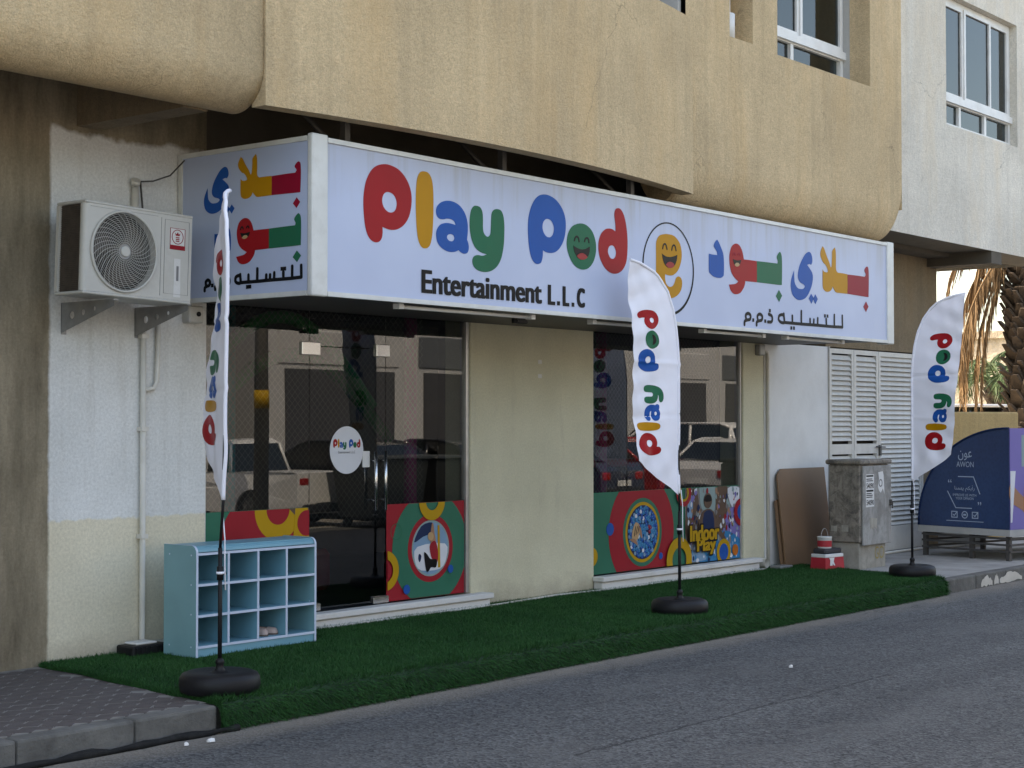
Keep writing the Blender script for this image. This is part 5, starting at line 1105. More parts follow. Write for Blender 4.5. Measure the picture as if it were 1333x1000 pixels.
# ------------------------------------------------------------------ shoe rack and shoes
M('rack_teal', (0.14, 0.33, 0.41), 0.45, 0.05, 4); M('rack_side', (0.17, 0.34, 0.37), 0.5, 0.06, 4); M('rack_edge', (0.50, 0.58, 0.70), 0.45, 0.04, 5)
RX0, RX1, RY0, RY1, RZ0, RZ1 = -3.542, -2.412, -0.625, -0.29, 0.170, 0.925
rack = thing('shoe_rack', 'pale blue twelve-cubby shoe rack standing on the turf by the wall', 'shoe rack')
def side_poly():
    r_ = 0.05; return [(RY1, RZ0), (RY0 + 0.0, RZ0)] + [(RY0 + r_ - r_ * math.cos(a), RZ1 - r_ + r_ * math.sin(a)) for a in [PI / 2 * k / 6 for k in range(7)]] + [(RY1, RZ1)]
for x0 in (RX0, RX1 - 0.018):
    m = MB(); m.prism(side_poly(), lambda u, v, d: (d, u, v), x0, x0 + 0.018); s = m.build('side_panel', 'rack_side', rack)
    m = MB(); pts_ = [(RY0 - 0.001, RZ0 + 0.002)] + [(RY0 - 0.001 + 0.05 - 0.05 * math.cos(a), RZ1 - 0.05 + 0.051 * math.sin(a)) for a in [PI / 2 * k / 6 for k in range(7)]] + [(RY1, RZ1 + 0.001)]
    P_ = [(x0 - 0.0005, u, v) for u, v in pts_] + [(x0 + 0.0185, u, v) for u, v in pts_]; k_ = len(pts_)
    P_ += [(x0 - 0.0005, u + 0.002, v - 0.001) for u, v in pts_] + [(x0 + 0.0185, u + 0.002, v - 0.001) for u, v in pts_]
    m.add(P_, [(i, i + 1, k_ + i + 1, k_ + i) for i in range(k_ - 1)]); m.build('edging', 'rack_edge', s)
    m = MB()
    for yy_, zz_ in ((RY0 + 0.05, 0.24), (RY1 - 0.06, 0.24), (RY0 + 0.05, 0.86), (RY1 - 0.06, 0.86), (RY0 + 0.05, 0.66), (RY0 + 0.05, 0.46)): m.tube([(x0 - 0.0015, yy_, zz_), (x0 + 0.001, yy_, zz_)], 0.006, 8)
    m.build('screw_cap', 'rack_edge', s)
ix0, ix1 = RX0 + 0.0185, RX1 - 0.0185
m = MB(); m.box(ix0, ix1, RY1 - 0.012, RY1, RZ0, RZ1 - 0.02); m.build('back_panel', 'rack_teal', rack)
m = MB(); m.box(ix0, ix1, RY0 + 0.008, RY0 + 0.024, RZ0 + 0.002, RZ0 + 0.066); m.build('kick_board', 'rack_teal', rack)
m = MB(); m.box(ix0, ix1, RY0 + 0.03, RY1 - 0.013, RZ1 - 0.022, RZ1 - 0.004); m.build('top_board', 'rack_teal', rack)
m = MB(); pts_ = [(RY0 + 0.004, RZ1 - 0.055), (RY0 + 0.004, RZ1 - 0.045)] + [(RY0 + 0.052 - 0.048 * math.cos(a), RZ1 - 0.052 + 0.048 * math.sin(a)) for a in [PI / 2 * k / 6 for k in range(7)]] + [(RY0 + 0.06, RZ1 - 0.02), (RY0 + 0.03, RZ1 - 0.055)]
m.prism(pts_, lambda u, v, d: (d, u, v), ix0, ix1); m.build('top_rail', 'rack_teal', rack)
zs = [RZ0 + 0.068 + k * (RZ1 - 0.058 - RZ0 - 0.068) / 3 for k in range(4)]
for z in zs:
    m = MB(); m.box(ix0, ix1, RY0 + 0.004, RY1 - 0.013, z - 0.008, z + 0.008); s = m.build('shelf', 'rack_teal', rack)
    m = MB(); m.box(ix0, ix1, RY0 - 0.0005, RY0 + 0.0035, z - 0.0085, z + 0.0085); m.build('edging', 'rack_edge', s)
for k in (1, 2, 3):
    x = ix0 + (ix1 - ix0) * k / 4
    for j in range(3):
        m = MB(); m.box(x - 0.008, x + 0.008, RY0 + 0.005, RY1 - 0.013, zs[j] + 0.0085, zs[j + 1] - 0.0085); s = m.build('divider', 'rack_teal', rack)
        m = MB(); m.box(x - 0.0085, x + 0.0085, RY0 + 0.0, RY0 + 0.0045, zs[j] + 0.009, zs[j + 1] - 0.009); m.build('edging', 'rack_edge', s)
M('shoe_leather', (0.42, 0.32, 0.28), 0.55, 0.08, 12); M('shoe_sole', (0.10, 0.075, 0.06), 0.7); M('shoe_lining', (0.30, 0.23, 0.19), 0.8)
def shoe(label, loc, rz):
    t = thing('shoe', label, 'shoe', 'pair of shoes in the rack', loc, rz)
    L = 0.20
    def half(x):  # half width along the foot
        u = x / L; return 0.036 * (0.82 + 0.25 * math.sin(PI * (u * 0.9 + 0.1))) * min(1, math.sqrt(max(0, 1 - ((u - 0.5) / 0.505) ** 2)) * 1.7)
    N_ = 16; K = 14; sole = []; top = []
    m = MB(); rows = []
    for i in range(N_ + 1):
        x = L * i / N_; w = half(x); u = i / N_
        h = 0.052 if u < 0.2 else 0.052 - 0.014 * (u - 0.2) / 0.8
        h *= min(1, math.sqrt(max(0, 1 - max(0, (u - 0.8) / 0.2) ** 2)) + 0.12)
        ring = []
        for k in range(K + 1):
            a = PI * k / K; ring.append((x, -w * math.cos(a) ** 1 if True else 0, 0.010 + h * math.sin(a) ** 0.7))
        rows.append((ring, u))
    for i in range(N_):
        for k in range(K):
            u = (rows[i][1] + rows[i + 1][1]) / 2
            if 0.10 < u < 0.62 and 3 < k < K - 4: continue   # foot opening
            m.add([rows[i][0][k], rows[i + 1][0][k], rows[i + 1][0][k + 1], rows[i][0][k + 1]], [(0, 1, 2, 3)], 0, True)
    m.build('upper', 'shoe_leather', t)
    m = MB(); P_ = [(L * i / N_, -half(L * i / N_) - 0.001, 0) for i in range(N_ + 1)] + [(L * i / N_, half(L * i / N_) + 0.001, 0) for i in range(N_, -1, -1)]
    q = len(P_); m.add(P_ + [(a, b, 0.012) for a, b, c in P_], [tuple(range(q)), tuple(range(q, 2 * q))] + [(i, (i + 1) % q, q + (i + 1) % q, q + i) for i in range(q)]); m.build('sole', 'shoe_sole', t)
    m = MB(); m.add([(a * 0.97 + 0.003, b * 0.9, 0.0135) for a, b, c in P_], [tuple(range(q))]); m.build('insole', 'shoe_lining', t)
    return t
sx = ix0 + (ix1 - ix0) * 0.5
shoe('beige slip-on shoe in the rack, the one against the divider', (sx + 0.075, RY0 + 0.235, zs[0] + 0.0085), R(-74))
shoe('beige slip-on shoe in the rack, toe at an angle beside its pair', (sx + 0.150, RY0 + 0.240, zs[0] + 0.0085), R(-60))

# ------------------------------------------------------------------ things by the service doors
M('brown_board', (0.20, 0.115, 0.062), 0.55, 0.06, 2.5, dirt=0.15, dirtcol=(0.30, 0.22, 0.15))
brd = thing('leaning_board', 'plain brown wooden board leaning against the white wall', 'board')
m = MB(); pts_ = [(5.26, 0.175), (6.36, 0.175), (6.36, 1.25), (5.36, 1.25), (5.28, 1.19), (5.26, 1.15)]
m.prism(pts_, lambda u, v, d: (u, -0.17 + d + 0.11 * (v - 0.175), v), 0, 0.018); m.build('sheet', 'brown_board', brd)
m = MB(); m.prism([(5.22, 0.175), (5.6, 0.175), (5.6, 0.95), (5.22, 0.90)], lambda u, v, d: (u, -0.135 + d + 0.11 * (v - 0.175), v), 0, 0.016); m.build('offcut', 'brown_board', brd)

# grey electrical cabinet with torn notices
def grime(name, col, dark, amt, sc):
    m, t, p = nt(name, 0.85, 0, 0.25); b = NB(t)
    c = b.ramp(b.noise(3, 6, 0.6), 0.3, 0.7, tuple(x * 0.85 for x in col), tuple(x * 1.15 for x in col))
    d = b.ramp(b.noise(sc, 8, 0.75, None, 0.6), 0.44, 0.62)
    c = b.mix(b.math('MULTIPLY', d, amt), c, dark)
    st = b.ramp(b.noise(5, 6, 0.7, b.mapping((4, 4, 0.3))), 0.5, 0.7); c = b.mix(b.math('MULTIPLY', st, 0.4), c, dark)
    b.l(c, p.inputs['Base Color']); b.bump(b.noise(60, 4), p, 0.3, 0.006)
grime('cabinet_side', (0.27, 0.24, 0.20), (0.085, 0.075, 0.065), 0.85, 9); grime('cabinet_front', (0.33, 0.325, 0.305), (0.16, 0.15, 0.135), 0.6, 5); grime('cabinet_base', (0.36, 0.34, 0.29), (0.17, 0.155, 0.13), 0.5, 6)
M('paper', (0.68, 0.68, 0.66), 0.8, 0.06, 12, dirt=0.3, dirtcol=(0.45, 0.43, 0.4))
cab = thing('electrical_cabinet', 'dirty grey electrical cabinet with torn paper notices in front of the louvred doors', 'cabinet')
m = MB(); m.box(5.70, 6.40, -0.84, -0.46, 0.44, 1.30, b=0.012); m.build('housing', 'cabinet_side', cab)
m = MB(); m.box(5.67, 6.43, -0.875, -0.43, 1.301, 1.355, b=0.015); m.build('lid', 'cabinet_side', cab)
m = MB(); m.box(5.73, 6.37, -0.815, -0.48, 0.13, 0.439, b=0.008); m.build('plinth', 'cabinet_base', cab)
m = MB(); m.box(5.73, 6.415, -0.868, -0.842, 0.41, 1.285, b=0.006); dr = m.build('door', 'cabinet_front', cab)
m = MB(); m.box(6.36, 6.39, -0.895, -0.869, 0.83, 0.90, b=0.005); m.box(6.37, 6.385, -0.905, -0.895, 0.80, 0.87); m.build('handle', 'steel_dark', dr)
def C_(u, v, d): return (u, -0.869 - d, v)
m = MB(); flat(m, [[(5.79, 0.83), (5.985, 0.835), (5.985, 1.19), (5.80, 1.195), (5.785, 1.16)]], C_, 0.0015); nt1 = m.build('notice', 'paper', dr)
m = MB()
for z, h_, x1_ in ((1.165, 0.018, 0.95), (1.135, 0.010, 0.8), (1.115, 0.010, 0.9), (1.00, 0.020, 0.95), (0.975, 0.010, 0.7), (0.955, 0.010, 0.85), (0.935, 0.010, 0.8)): flat(m, [[(5.80, z), (5.80 + 0.175 * x1_, z), (5.80 + 0.175 * x1_, z + h_), (5.80, z + h_)]], C_, 0.0025)
put_text(m, '54090', C_, 5.80, 5.975, 1.035, 1.095, 0.0025, 0.02); put_text(m, '54090', C_, 5.80, 5.975, 0.85, 0.91, 0.0025, 0.02); m.build('print', 'print_dark', nt1)
m = MB(); flat(m, [[(6.08, 1.05), (6.11, 1.0), (6.15, 0.98), (6.20, 1.03), (6.24, 0.96), (6.22, 1.18), (6.20, 1.22), (6.09, 1.21), (6.11, 1.14)]], C_, 0.0015); nt2 = m.build('notice', 'paper', dr)
m = MB(); flat(m, [circle(6.145, 1.09, 0.045, 20), circle(6.145, 1.09, 0.030, 20)], C_, 0.0025); m.build('print', 'print_grey', nt2)
m = MB(); flat(m, [[(5.90, 0.58), (5.94, 0.60), (5.96, 0.57), (5.99, 0.61), (6.04, 0.58), (6.06, 0.70), (5.88, 0.71)]], C_, 0.0012); m.build('notice', 'cabinet_base', dr)
m = MB(); put_text(m, 'GO', lambda u, v, d: (u, -0.816 - d, v), 6.10, 6.32, 0.24, 0.38, 0.002, 0.0); m.build('graffiti', M('graffiti_paint', (0.33, 0.25, 0.08), 0.8), cab)
m = MB(); m.box(5.694, 5.699, -0.70, -0.62, 0.56, 0.63); m.box(5.694, 5.699, -0.56, -0.49, 0.56, 0.62); m.build('vent_cap', 'cabinet_base', cab)

# red toolbox and paint tin
M('tool_red', (0.42, 0.015, 0.03), 0.4, 0.08, 8, dirt=0.2); M('tool_black', (0.03, 0.03, 0.035), 0.5); M('tin_metal', (0.45, 0.44, 0.42), 0.35, metal=0.7)
tb = thing('toolbox', 'red and black plastic toolbox on the turf edge by the cabinet', 'toolbox', loc=(5.40, -0.60, 0.168), rz=R(-8))
tb.scale = (0.86, 0.86, 0.86)
m = MB(); m.add([(x * (1 + 0.06 * (0 if z else 1)), y * (1 + 0.06 * (0 if z else 1)), z * 0.15) for x, y, z in [(-.19, -.11, 0), (.19, -.11, 0), (.19, .11, 0), (-.19, .11, 0), (-.19, -.11, 1), (.19, -.11, 1), (.19, .11, 1), (-.19, .11, 1)]], [(0, 3, 2, 1), (4, 5, 6, 7), (0, 1, 5, 4), (1, 2, 6, 5), (2, 3, 7, 6), (3, 0, 4, 7)]); m.build('tray', 'tool_red', tb)
m = MB(); m.box(-0.192, 0.192, -0.112, 0.112, 0.151, 0.195, b=0.006); m.build('band', 'white_panel', tb)
m = MB(); m.box(-0.18, 0.18, -0.10, 0.10, 0.196, 0.262, b=0.02); m.build('lid', 'tool_black', tb)
m = MB(); flat(m, [[(-0.11, 0.05), (-0.06, 0.05), (-0.05, 0.08), (-0.03, 0.05), (0.0, 0.05), (-0.03, 0.10), (-0.01, 0.15), (-0.12, 0.15), (-0.10, 0.12)]], lambda u, v, d: (u, -0.122 - d + 0.05 * v, v), 0.003); m.build('sticker', 'paper', tb)
pt = thing('paint_tin', 'small red and white paint tin with wire handle standing on the toolbox', 'paint tin', loc=(5.36, -0.588, 0.3945))
m = MB(); m.lathe([(0.072, 0), (0.075, 0.004), (0.078, 0.115), (0.082, 0.118), (0.082, 0.126), (0.070, 0.127)], n=28); m.build('tin', 'white_panel', pt)
m = MB(); n = 28; a_ = [(0.0785 * math.cos(2 * PI * k / n), 0.0785 * math.sin(2 * PI * k / n)) for k in range(n)]
m.add([(x, y, 0.018) for x, y in a_] + [(x * 1.01, y * 1.01, 0.085) for x, y in a_], [(i, (i + 1) % n, n + (i + 1) % n, n + i) for i in range(n)], 0, True); m.build('label', 'tool_red', pt)
m = MB(); m.tube([(-0.08 * math.cos(PI * k / 14), 0.0, 0.105 + 0.11 * math.sin(PI * k / 14)) for k in range(15)], 0.003, 6); m.build('handle', 'tin_metal', pt)

# ------------------------------------------------------------------ collection kiosk
KA = R(76)
U_ = Vector((math.cos(KA), math.sin(KA), 0)); V_ = Vector((math.sin(KA), -math.cos(KA), 0)); KP = Vector((7.80, -1.69, 0))
kio = thing('donation_kiosk', 'navy quarter-round kiosk with lilac printed front standing on a dark slatted stand', 'kiosk')
def K_(u, z, d): return tuple(KP + U_ * u - V_ * d + Vector((0, 0, z)))
KB, KT, KL, KW = 0.435, 1.70, 1.32, 2.4
curve_pts = [(KL * math.sin(PI / 2 * k / 24), KB + 0.08 + (KT - KB - 0.08) * math.cos(PI / 2 * k / 24) ** 0.92) for k in range(25)]
poly = [(0, KB + 0.08)] + curve_pts
m = MB(); m.prism(poly, K_, -KW, 0.0); m.build('body', 'print_navy', kio)
def navy_panel():
    m, t, p = nt('kiosk_navy', 0.3, 0, 0.5); b = NB(t)
    c = b.ramp(b.noise(1.2, 3), 0.3, 0.7, (0.012, 0.028, 0.085), (0.02, 0.05, 0.13))
    ck = b.n('ShaderNodeTexVoronoi'); ck.inputs['Scale'].default_value = 28; b.l(b.co.outputs['Object'], ck.inputs['Vector'])
    c = b.mix(0.25, c, b.ramp(ck.outputs['Distance'], 0.2, 0.7, (0.7, 0.7, 0.8), (1.6, 1.6, 1.5)), 'MULTIPLY'); b.l(c, p.inputs['Base Color'])
navy_panel()
m = MB(); m.prism(poly, K_, 0.0005, 0.012); sp = m.build('side_panel', 'kiosk_navy', kio)
m = MB(); m.prism([(-0.01, KB), (KL + 0.01, KB), (KL + 0.01, KB + 0.078), (-0.01, KB + 0.078)], K_, -KW - 0.01, 0.014); m.build('base_strip', 'grey_render', kio)
m = MB(); pts3 = [K_(u, z, 0.012) for u, z in curve_pts]; m.tube(pts3, 0.014, 6); m.build('edge_trim', 'print_navy', kio)
vinyl('kiosk_pale', (0.42, 0.50, 0.60))
def KT_(x, z, d): return K_(0.62 - x, z, 0.0125 + d)
for body, a, b, c, e in (('\uFEE5\uFEEE\uFECB', -0.10, 0.10, 1.315, 1.43), ('AWON', -0.125, 0.125, 1.235, 1.30), ('\uFE8E\uFEE8\uFEE4\uFEEC\uFEF3 \uFEE2\uFEDC\uFEF3\uFE83\uFEAD', -0.155, 0.135, 0.94, 1.02), ('IMPROVE US WITH', -0.18, 0.16, 0.885, 0.915), ('YOUR OPINION', -0.14, 0.12, 0.845, 0.875), ('\u201C', -0.25, -0.20, 1.045, 1.085), ('\u201D', 0.18, 0.23, 0.785, 0.825)):
    m = MB(); put_text(m, body, KT_, a, b, c, e, 0.002); m.build('lettering', 'kiosk_pale', sp)
m = MB()
for a, b in (((-0.10, 1.12), (0.12, 1.12)), ((0.12, 1.12), (0.21, 0.92)), ((-0.26, 0.94), (-0.14, 0.745)), ((-0.14, 0.745), (0.09, 0.745))):
    for q in stroke([a, b], 0.010): flat(m, [q], KT_, 0.002)
for k in range(3):
    cx_ = -0.16 + 0.15 * k
    if k == 1: flat(m, [circle(cx_, 0.665, 0.045, 20), circle(cx_, 0.665, 0.034, 20)], KT_, 0.002); flat(m, [[(cx_ - .02, .655), (cx_ + .02, .655), (cx_ + .02, .675), (cx_ - .02, .675)]], KT_, 0.0022)
    else:
        flat(m, [[(cx_ - .045, .625), (cx_ + .045, .625), (cx_ + .045, .705), (cx_ - .045, .705)], [(cx_ - .035, .635), (cx_ + .035, .635), (cx_ + .035, .695), (cx_ - .035, .695)]], KT_, 0.002)
        for q in stroke([(cx_ - .02, .665), (cx_ - .003, .65), (cx_ + .03, .69)], 0.009): flat(m, [q], KT_, 0.0022)
flat(m, [[(-0.28, 0.585), (0.26, 0.585), (0.26, 0.592), (-0.28, 0.592)]], KT_, 0.002)
m.build('line_icons', 'kiosk_pale', sp)
def KF_(v, z, d): return tuple(KP + V_ * v - U_ * d + Vector((0, 0, z)))
m = MB(); flat(m, [[(0.0, KB + 0.08), (KW, KB + 0.08), (KW, KT), (0.0, KT)]], KF_, 0.008, 0.007); fp = m.build('front_panel', 'print_lilac', kio)
m = MB(); flat(m, [[(0.22, 1.25), (2.2, 1.25), (2.2, 1.62), (0.22, 1.62)]], KF_, 0.010); m.build('print', 'print_mist', fp)
m = MB(); flat(m, [catmull([(0.0, 1.05), (0.16, 0.95), (0.30, 0.85), (0.40, 0.70), (0.34, 0.64), (0.22, 0.74), (0.0, 0.85)], True, 3)], KF_, 0.011); m.build('print', 'print_skin', fp)
m = MB(); flat(m, [catmull([(0.26, 0.70), (0.26, 1.0), (0.32, 1.03), (0.52, 1.03), (0.58, 1.0), (0.58, 0.70), (0.5, 0.66), (0.32, 0.66)], True, 3)], KF_, 0.0125); m.build('print', 'print_orange', fp)
m = MB(); flat(m, [[(0.33, 1.035), (0.50, 1.035), (0.50, 1.15), (0.33, 1.15)]], KF_, 0.0125); m.build('print', 'print_grey', fp)
m = MB(); flat(m, [[(0.0, 0.6), (0.03, 0.6), (0.10, 1.2), (0.0, 1.2)]], KF_, 0.0127); m.build('print', 'print_white', fp)
std = thing('kiosk_stand', 'dark steel slatted stand carrying the navy kiosk', 'stand')
def kbox(u0, u1, v0, v1, z0, z1, nm):
    m = MB(); P_ = [tuple(KP + U_ * u + V_ * v + Vector((0, 0, z))) for u in (u0, u1) for v in (v0, v1) for z in (z0, z1)]
    m.add(P_, [(0, 1, 3, 2), (4, 6, 7, 5), (0, 4, 5, 1), (2, 3, 7, 6), (0, 2, 6, 4), (1, 5, 7, 3)]); return m.build(nm, 'steel_dark', std)
for u in (0.03, 0.55, 1.24):
    for v in (0.03, 1.15, 2.3): kbox(u, u + 0.05, v, v + 0.05, 0.146, 0.43, 'leg')
for z in (0.24, 0.32, 0.395):
    kbox(0.04, 1.29, 0.012, 0.028, z, z + 0.025, 'rail'); kbox(0.012, 0.028, 0.03, 2.35, z, z + 0.025, 'rail'); kbox(1.292, 1.308, 0.03, 2.35, z, z + 0.025, 'rail')

# ------------------------------------------------------------------ background on the right
stucco('ochre_stucco', (0.58, 0.42, 0.20), (0.30, 0.2, 0.1), 0.5, False)
m = MB(); m.box(0, 1.30, 0.0, 0.4, 0.0, 1.92, b=0.02); w_ = tag(m.build('garden_wall', 'ochre_stucco'), 'low ochre rendered wall block behind the navy kiosk', 'wall'); w_.location = (10.95, 0.52, 0); w_.rotation_euler[2] = math.atan2(-0.55, 1.05)
m = MB(); m.box(9.75, 9.95, -0.5, 0.35, 0.1, 1.45, b=0.01); tag(m.build('bollard_slab', 'grey_render'), 'upright grey concrete slab between the louvred doors and the kiosk', 'slab')
def rough_stone():
    m, t, p = nt('far_stone', 0.95, 0, 0.2); b = NB(t)
    c = b.ramp(b.noise(1.1, 8, 0.7), 0.3, 0.7, (0.34, 0.28, 0.20), (0.56, 0.49, 0.38)); b.l(c, p.inputs['Base Color']); b.bump(b.noise(4, 6), p, 0.8, 0.15)
rough_stone()
fb = thing('stone_building', 'far beige stone building with flat roof behind the palms', 'building')
m = MB(); m.box(33, 60, 8, 12.0, 0, 4.1); m.build('wall', 'far_stone', fb)
m = MB(); m.box(32.9, 60.1, 7.9, 12.1, 4.1, 4.3); m.build('parapet', 'far_stone', fb)
for k in range(7):
    m = MB(); m.box(34 + 3.4 * k, 35.3 + 3.4 * k, 7.95, 8.05, 1.2, 2.6); w2 = m.build('window', 'room_blind', fb)

M('palm_boot', (0.085, 0.062, 0.045), 0.95, 0.4, 6, 0.5, 30); M('palm_dead', (0.22, 0.135, 0.065), 0.9, 0.35, 4); M('palm_green', (0.07, 0.11, 0.04), 0.7, 0.35, 4); M('palm_trunk', (0.12, 0.09, 0.065), 0.95, 0.3, 5, 0.5, 25)
def frond(parent, base, az, droop0, L, mt, seed, curl=1.2, dens=46, leaf=0.36, hang=0.75):
    r_ = random.Random(seed); m = MB(); pts_ = []; p = Vector(base); el = droop0
    n = 22
    for i in range(n + 1):
        pts_.append(p.copy()); t = i / n
        d = Vector((math.cos(az) * math.cos(el), math.sin(az) * math.cos(el), math.sin(el))); p = p + d * (L / n); el = max(el - curl / n * (0.6 + 1.2 * t), R(-88)); az += r_.uniform(-.02, .02)
    m.tube(pts_, [0.022 * (1 - 0.85 * i / n) + 0.003 for i in range(n + 1)], 5)
    for k in range(dens * 2):
        t = 0.14 + 0.85 * (k // 2) / dens; i = min(n - 1, int(t * n)); f = t * n - i; o = pts_[i].lerp(pts_[i + 1], f); d = (pts_[i + 1] - pts_[i]).normalized()
        side = d.cross(Vector((0, 0, 1))); side = side.normalized() if side.length > 0.05 else Vector((math.sin(az), -math.cos(az), 0)); side *= (1 if k % 2 else -1)
        ln = leaf * (0.55 + 0.9 * math.sin(PI * min(1, t * 0.95 + 0.1))) * r_.uniform(0.7, 1.15)
        dirv = (d * r_.uniform(0.5, 0.9) + side * r_.uniform(0.35, 0.75) + Vector((0, 0, -hang * r_.uniform(0.6, 1.3)))).normalized()
        w = Vector((r_.uniform(-1, 1), r_.uniform(-1, 1), r_.uniform(-.3, .3))).cross(dirv).normalized() * 0.013
        mid = o + dirv * ln * 0.5 + Vector((0, 0, 0.02)); tip = o + dirv * ln + Vector((r_.uniform(-.04, .04), r_.uniform(-.04, .04), -0.12 * ln))
        m.add([(o - w * 0.6)[:], (o + w * 0.6)[:], (mid + w)[:], (mid - w)[:], tip[:]], [(0, 1, 2, 3), (3, 2, 4)])
    return m.build('frond', mt, parent)
def palm(label, x, y, H, r0, boots, seed, fronds, green):
    t = thing('palm_tree', label, 'palm tree', 'palms beyond the building', (x, y, 0)); r_ = random.Random(seed)
    m = MB(); m.tube([(0, 0, -0.1), (0.02, 0, H * 0.4), (0.0, 0.03, H * 0.75), (0.03, 0, H)], [r0 * 1.1, r0, r0 * 0.9, r0 * 0.8], 14); m.build('trunk', 'palm_trunk', t)
    if boots:
        m = MB()
        for k in range(boots):
            z = 0.8 + (H - 0.9) * k / boots; a = k * 2.399 + r_.uniform(-.2, .2); ca, sa = math.cos(a), math.sin(a); q = r_.uniform(0.09, 0.17); ln = r_.uniform(0.14, 0.34); out = r_.uniform(0.07, 0.24)
            b0 = Vector((ca * r0 * 0.85, sa * r0 * 0.85, z)); tng = Vector((-sa, ca, 0)); tip = Vector((ca * (r0 + out), sa * (r0 + out), z + ln)); th_ = Vector((ca, sa, -0.3)) * 0.045
            tip2 = tip + tng * r_.uniform(-.08, .08)
            m.add([(b0 - tng * q)[:], (b0 + tng * q)[:], (tip2 + tng * q * 0.45)[:], (tip2 - tng * q * 0.45)[:], (b0 - tng * q + th_)[:], (b0 + tng * q + th_)[:], (tip2 + tng * q * 0.3 + th_)[:], (tip2 - tng * q * 0.3 + th_)[:]], [(0, 1, 2, 3), (7, 6, 5, 4), (0, 4, 5, 1), (1, 5, 6, 2), (2, 6, 7, 3), (3, 7, 4, 0)])
        m.build('boots', 'palm_boot', t)['kind'] = 'stuff'
    for i, (az, el, L, curl) in enumerate(fronds): frond(t, (0.1 * math.cos(az), 0.1 * math.sin(az), H), az, el, L, 'palm_dead', seed * 31 + i, curl, 52, 0.42, 1.1)
    for i, (az, el, L, curl) in enumerate(green): frond(t, (0.1 * math.cos(az), 0.1 * math.sin(az), H), az, el, L, 'palm_green', seed * 57 + i, curl, 44, 0.45, 0.55)
    return t
# view direction over there is about 22 deg from +x; left in the picture is +112 deg
LFT = R(115)
palm('tall palm with shaggy dark trunk and hanging dead fronds past the building end', 17.75, 2.05, 5.15, 0.24, 240, 4,
     [(LFT, R(-52), 3.4, 0.9), (LFT + 0.3, R(-60), 3.5, 0.7), (LFT - 0.3, R(-48), 3.3, 1.0), (LFT + 0.1, R(-38), 3.0, 1.4), (LFT - 0.1, R(-66), 3.3, 0.5), (LFT + 0.2, R(-20), 2.2, 2.4), (LFT - 0.4, R(-30), 2.6, 1.9), (LFT + 0.5, R(-45), 3.4, 1.0), (LFT, R(-5), 2.6, 2.3), (LFT + 0.15, R(-56), 3.7, 0.8)],
     [(a, R(35), 3.0, 1.9) for a in (0.3, 1.1, 2.9, 3.8, 4.6, 5.5)])
palm('small green date palm in front of the far stone building', 27.5, 6.6, 2.7, 0.2, 60, 8, [], [(a * 2 * PI / 14, R(30 + 25 * (a % 2)), 1.9, 1.7) for a in range(14)])
palm('second small date palm partly hidden behind the shaggy palm', 27.0, 4.9, 3.0, 0.2, 60, 12, [], [(a * 2 * PI / 12 + .2, R(25 + 25 * (a % 2)), 1.8, 1.7) for a in range(12)])

# ------------------------------------------------------------------ vehicles
M('tyre', (0.02, 0.02, 0.02), 0.85); M('rim', (0.45, 0.45, 0.46), 0.3, metal=0.8); M('car_trim', (0.02, 0.02, 0.022), 0.5); M('headlamp', (0.7, 0.7, 0.7), 0.15); M('tail_lamp', (0.35, 0.01, 0.01), 0.2); M('plate', (0.7, 0.7, 0.68), 0.5)
def paint(name, col): return M(name, col, 0.18, 0.03, 2, spec=0.7)
paint('car_white', (0.72, 0.72, 0.71)); paint('car_silver', (0.50, 0.50, 0.50)); paint('car_black', (0.018, 0.018, 0.02)); paint('car_red', (0.35, 0.02, 0.02)); paint('car_navy', (0.03, 0.04, 0.07))
SEDAN = dict(L=4.6, W=1.80, lower=[(0.0, 0.42), (0.02, 0.62), (0.10, 0.74), (1.15, 0.90), (1.30, 0.95), (3.75, 0.98), (4.45, 0.96), (4.58, 0.80), (4.6, 0.40)], cabin=[(1.15, 0.93), (1.90, 1.36), (2.25, 1.43), (3.05, 1.43), (3.45, 1.36), (4.05, 1.0)], wheels=(0.85, 3.65), wr=0.32)
SUV = dict(L=4.8, W=1.92, lower=[(0.0, 0.45), (0.02, 0.80), (0.12, 0.95), (1.15, 1.08), (1.3, 1.12), (4.5, 1.15), (4.76, 1.10), (4.8, 0.45)], cabin=[(1.2, 1.10), (1.80, 1.62), (2.15, 1.75), (4.15, 1.76), (4.45, 1.66), (4.72, 1.14)], wheels=(0.92, 3.80), wr=0.38)
VAN = dict(L=5.2, W=1.95, lower=[(0.0, 0.45), (0.02, 0.90), (0.15, 1.05), (0.60, 1.20), (5.1, 1.25), (5.2, 1.2), (5.2, 0.45)], cabin=[(0.55, 1.18), (1.15, 1.85), (1.5, 2.10), (4.9, 2.14), (5.10, 2.05), (5.18, 1.24)], wheels=(0.95, 4.1), wr=0.36)
PICKUP = dict(L=5.2, W=1.85, lower=[(0.0, 0.48), (0.02, 0.85), (0.12, 0.98), (1.2, 1.08), (1.35, 1.1), (5.1, 1.12), (5.2, 1.1), (5.2, 0.5)], cabin=[(1.3, 1.09), (1.85, 1.62), (2.1, 1.74), (3.15, 1.75), (3.35, 1.68), (3.5, 1.10)], wheels=(0.95, 4.1), wr=0.38)
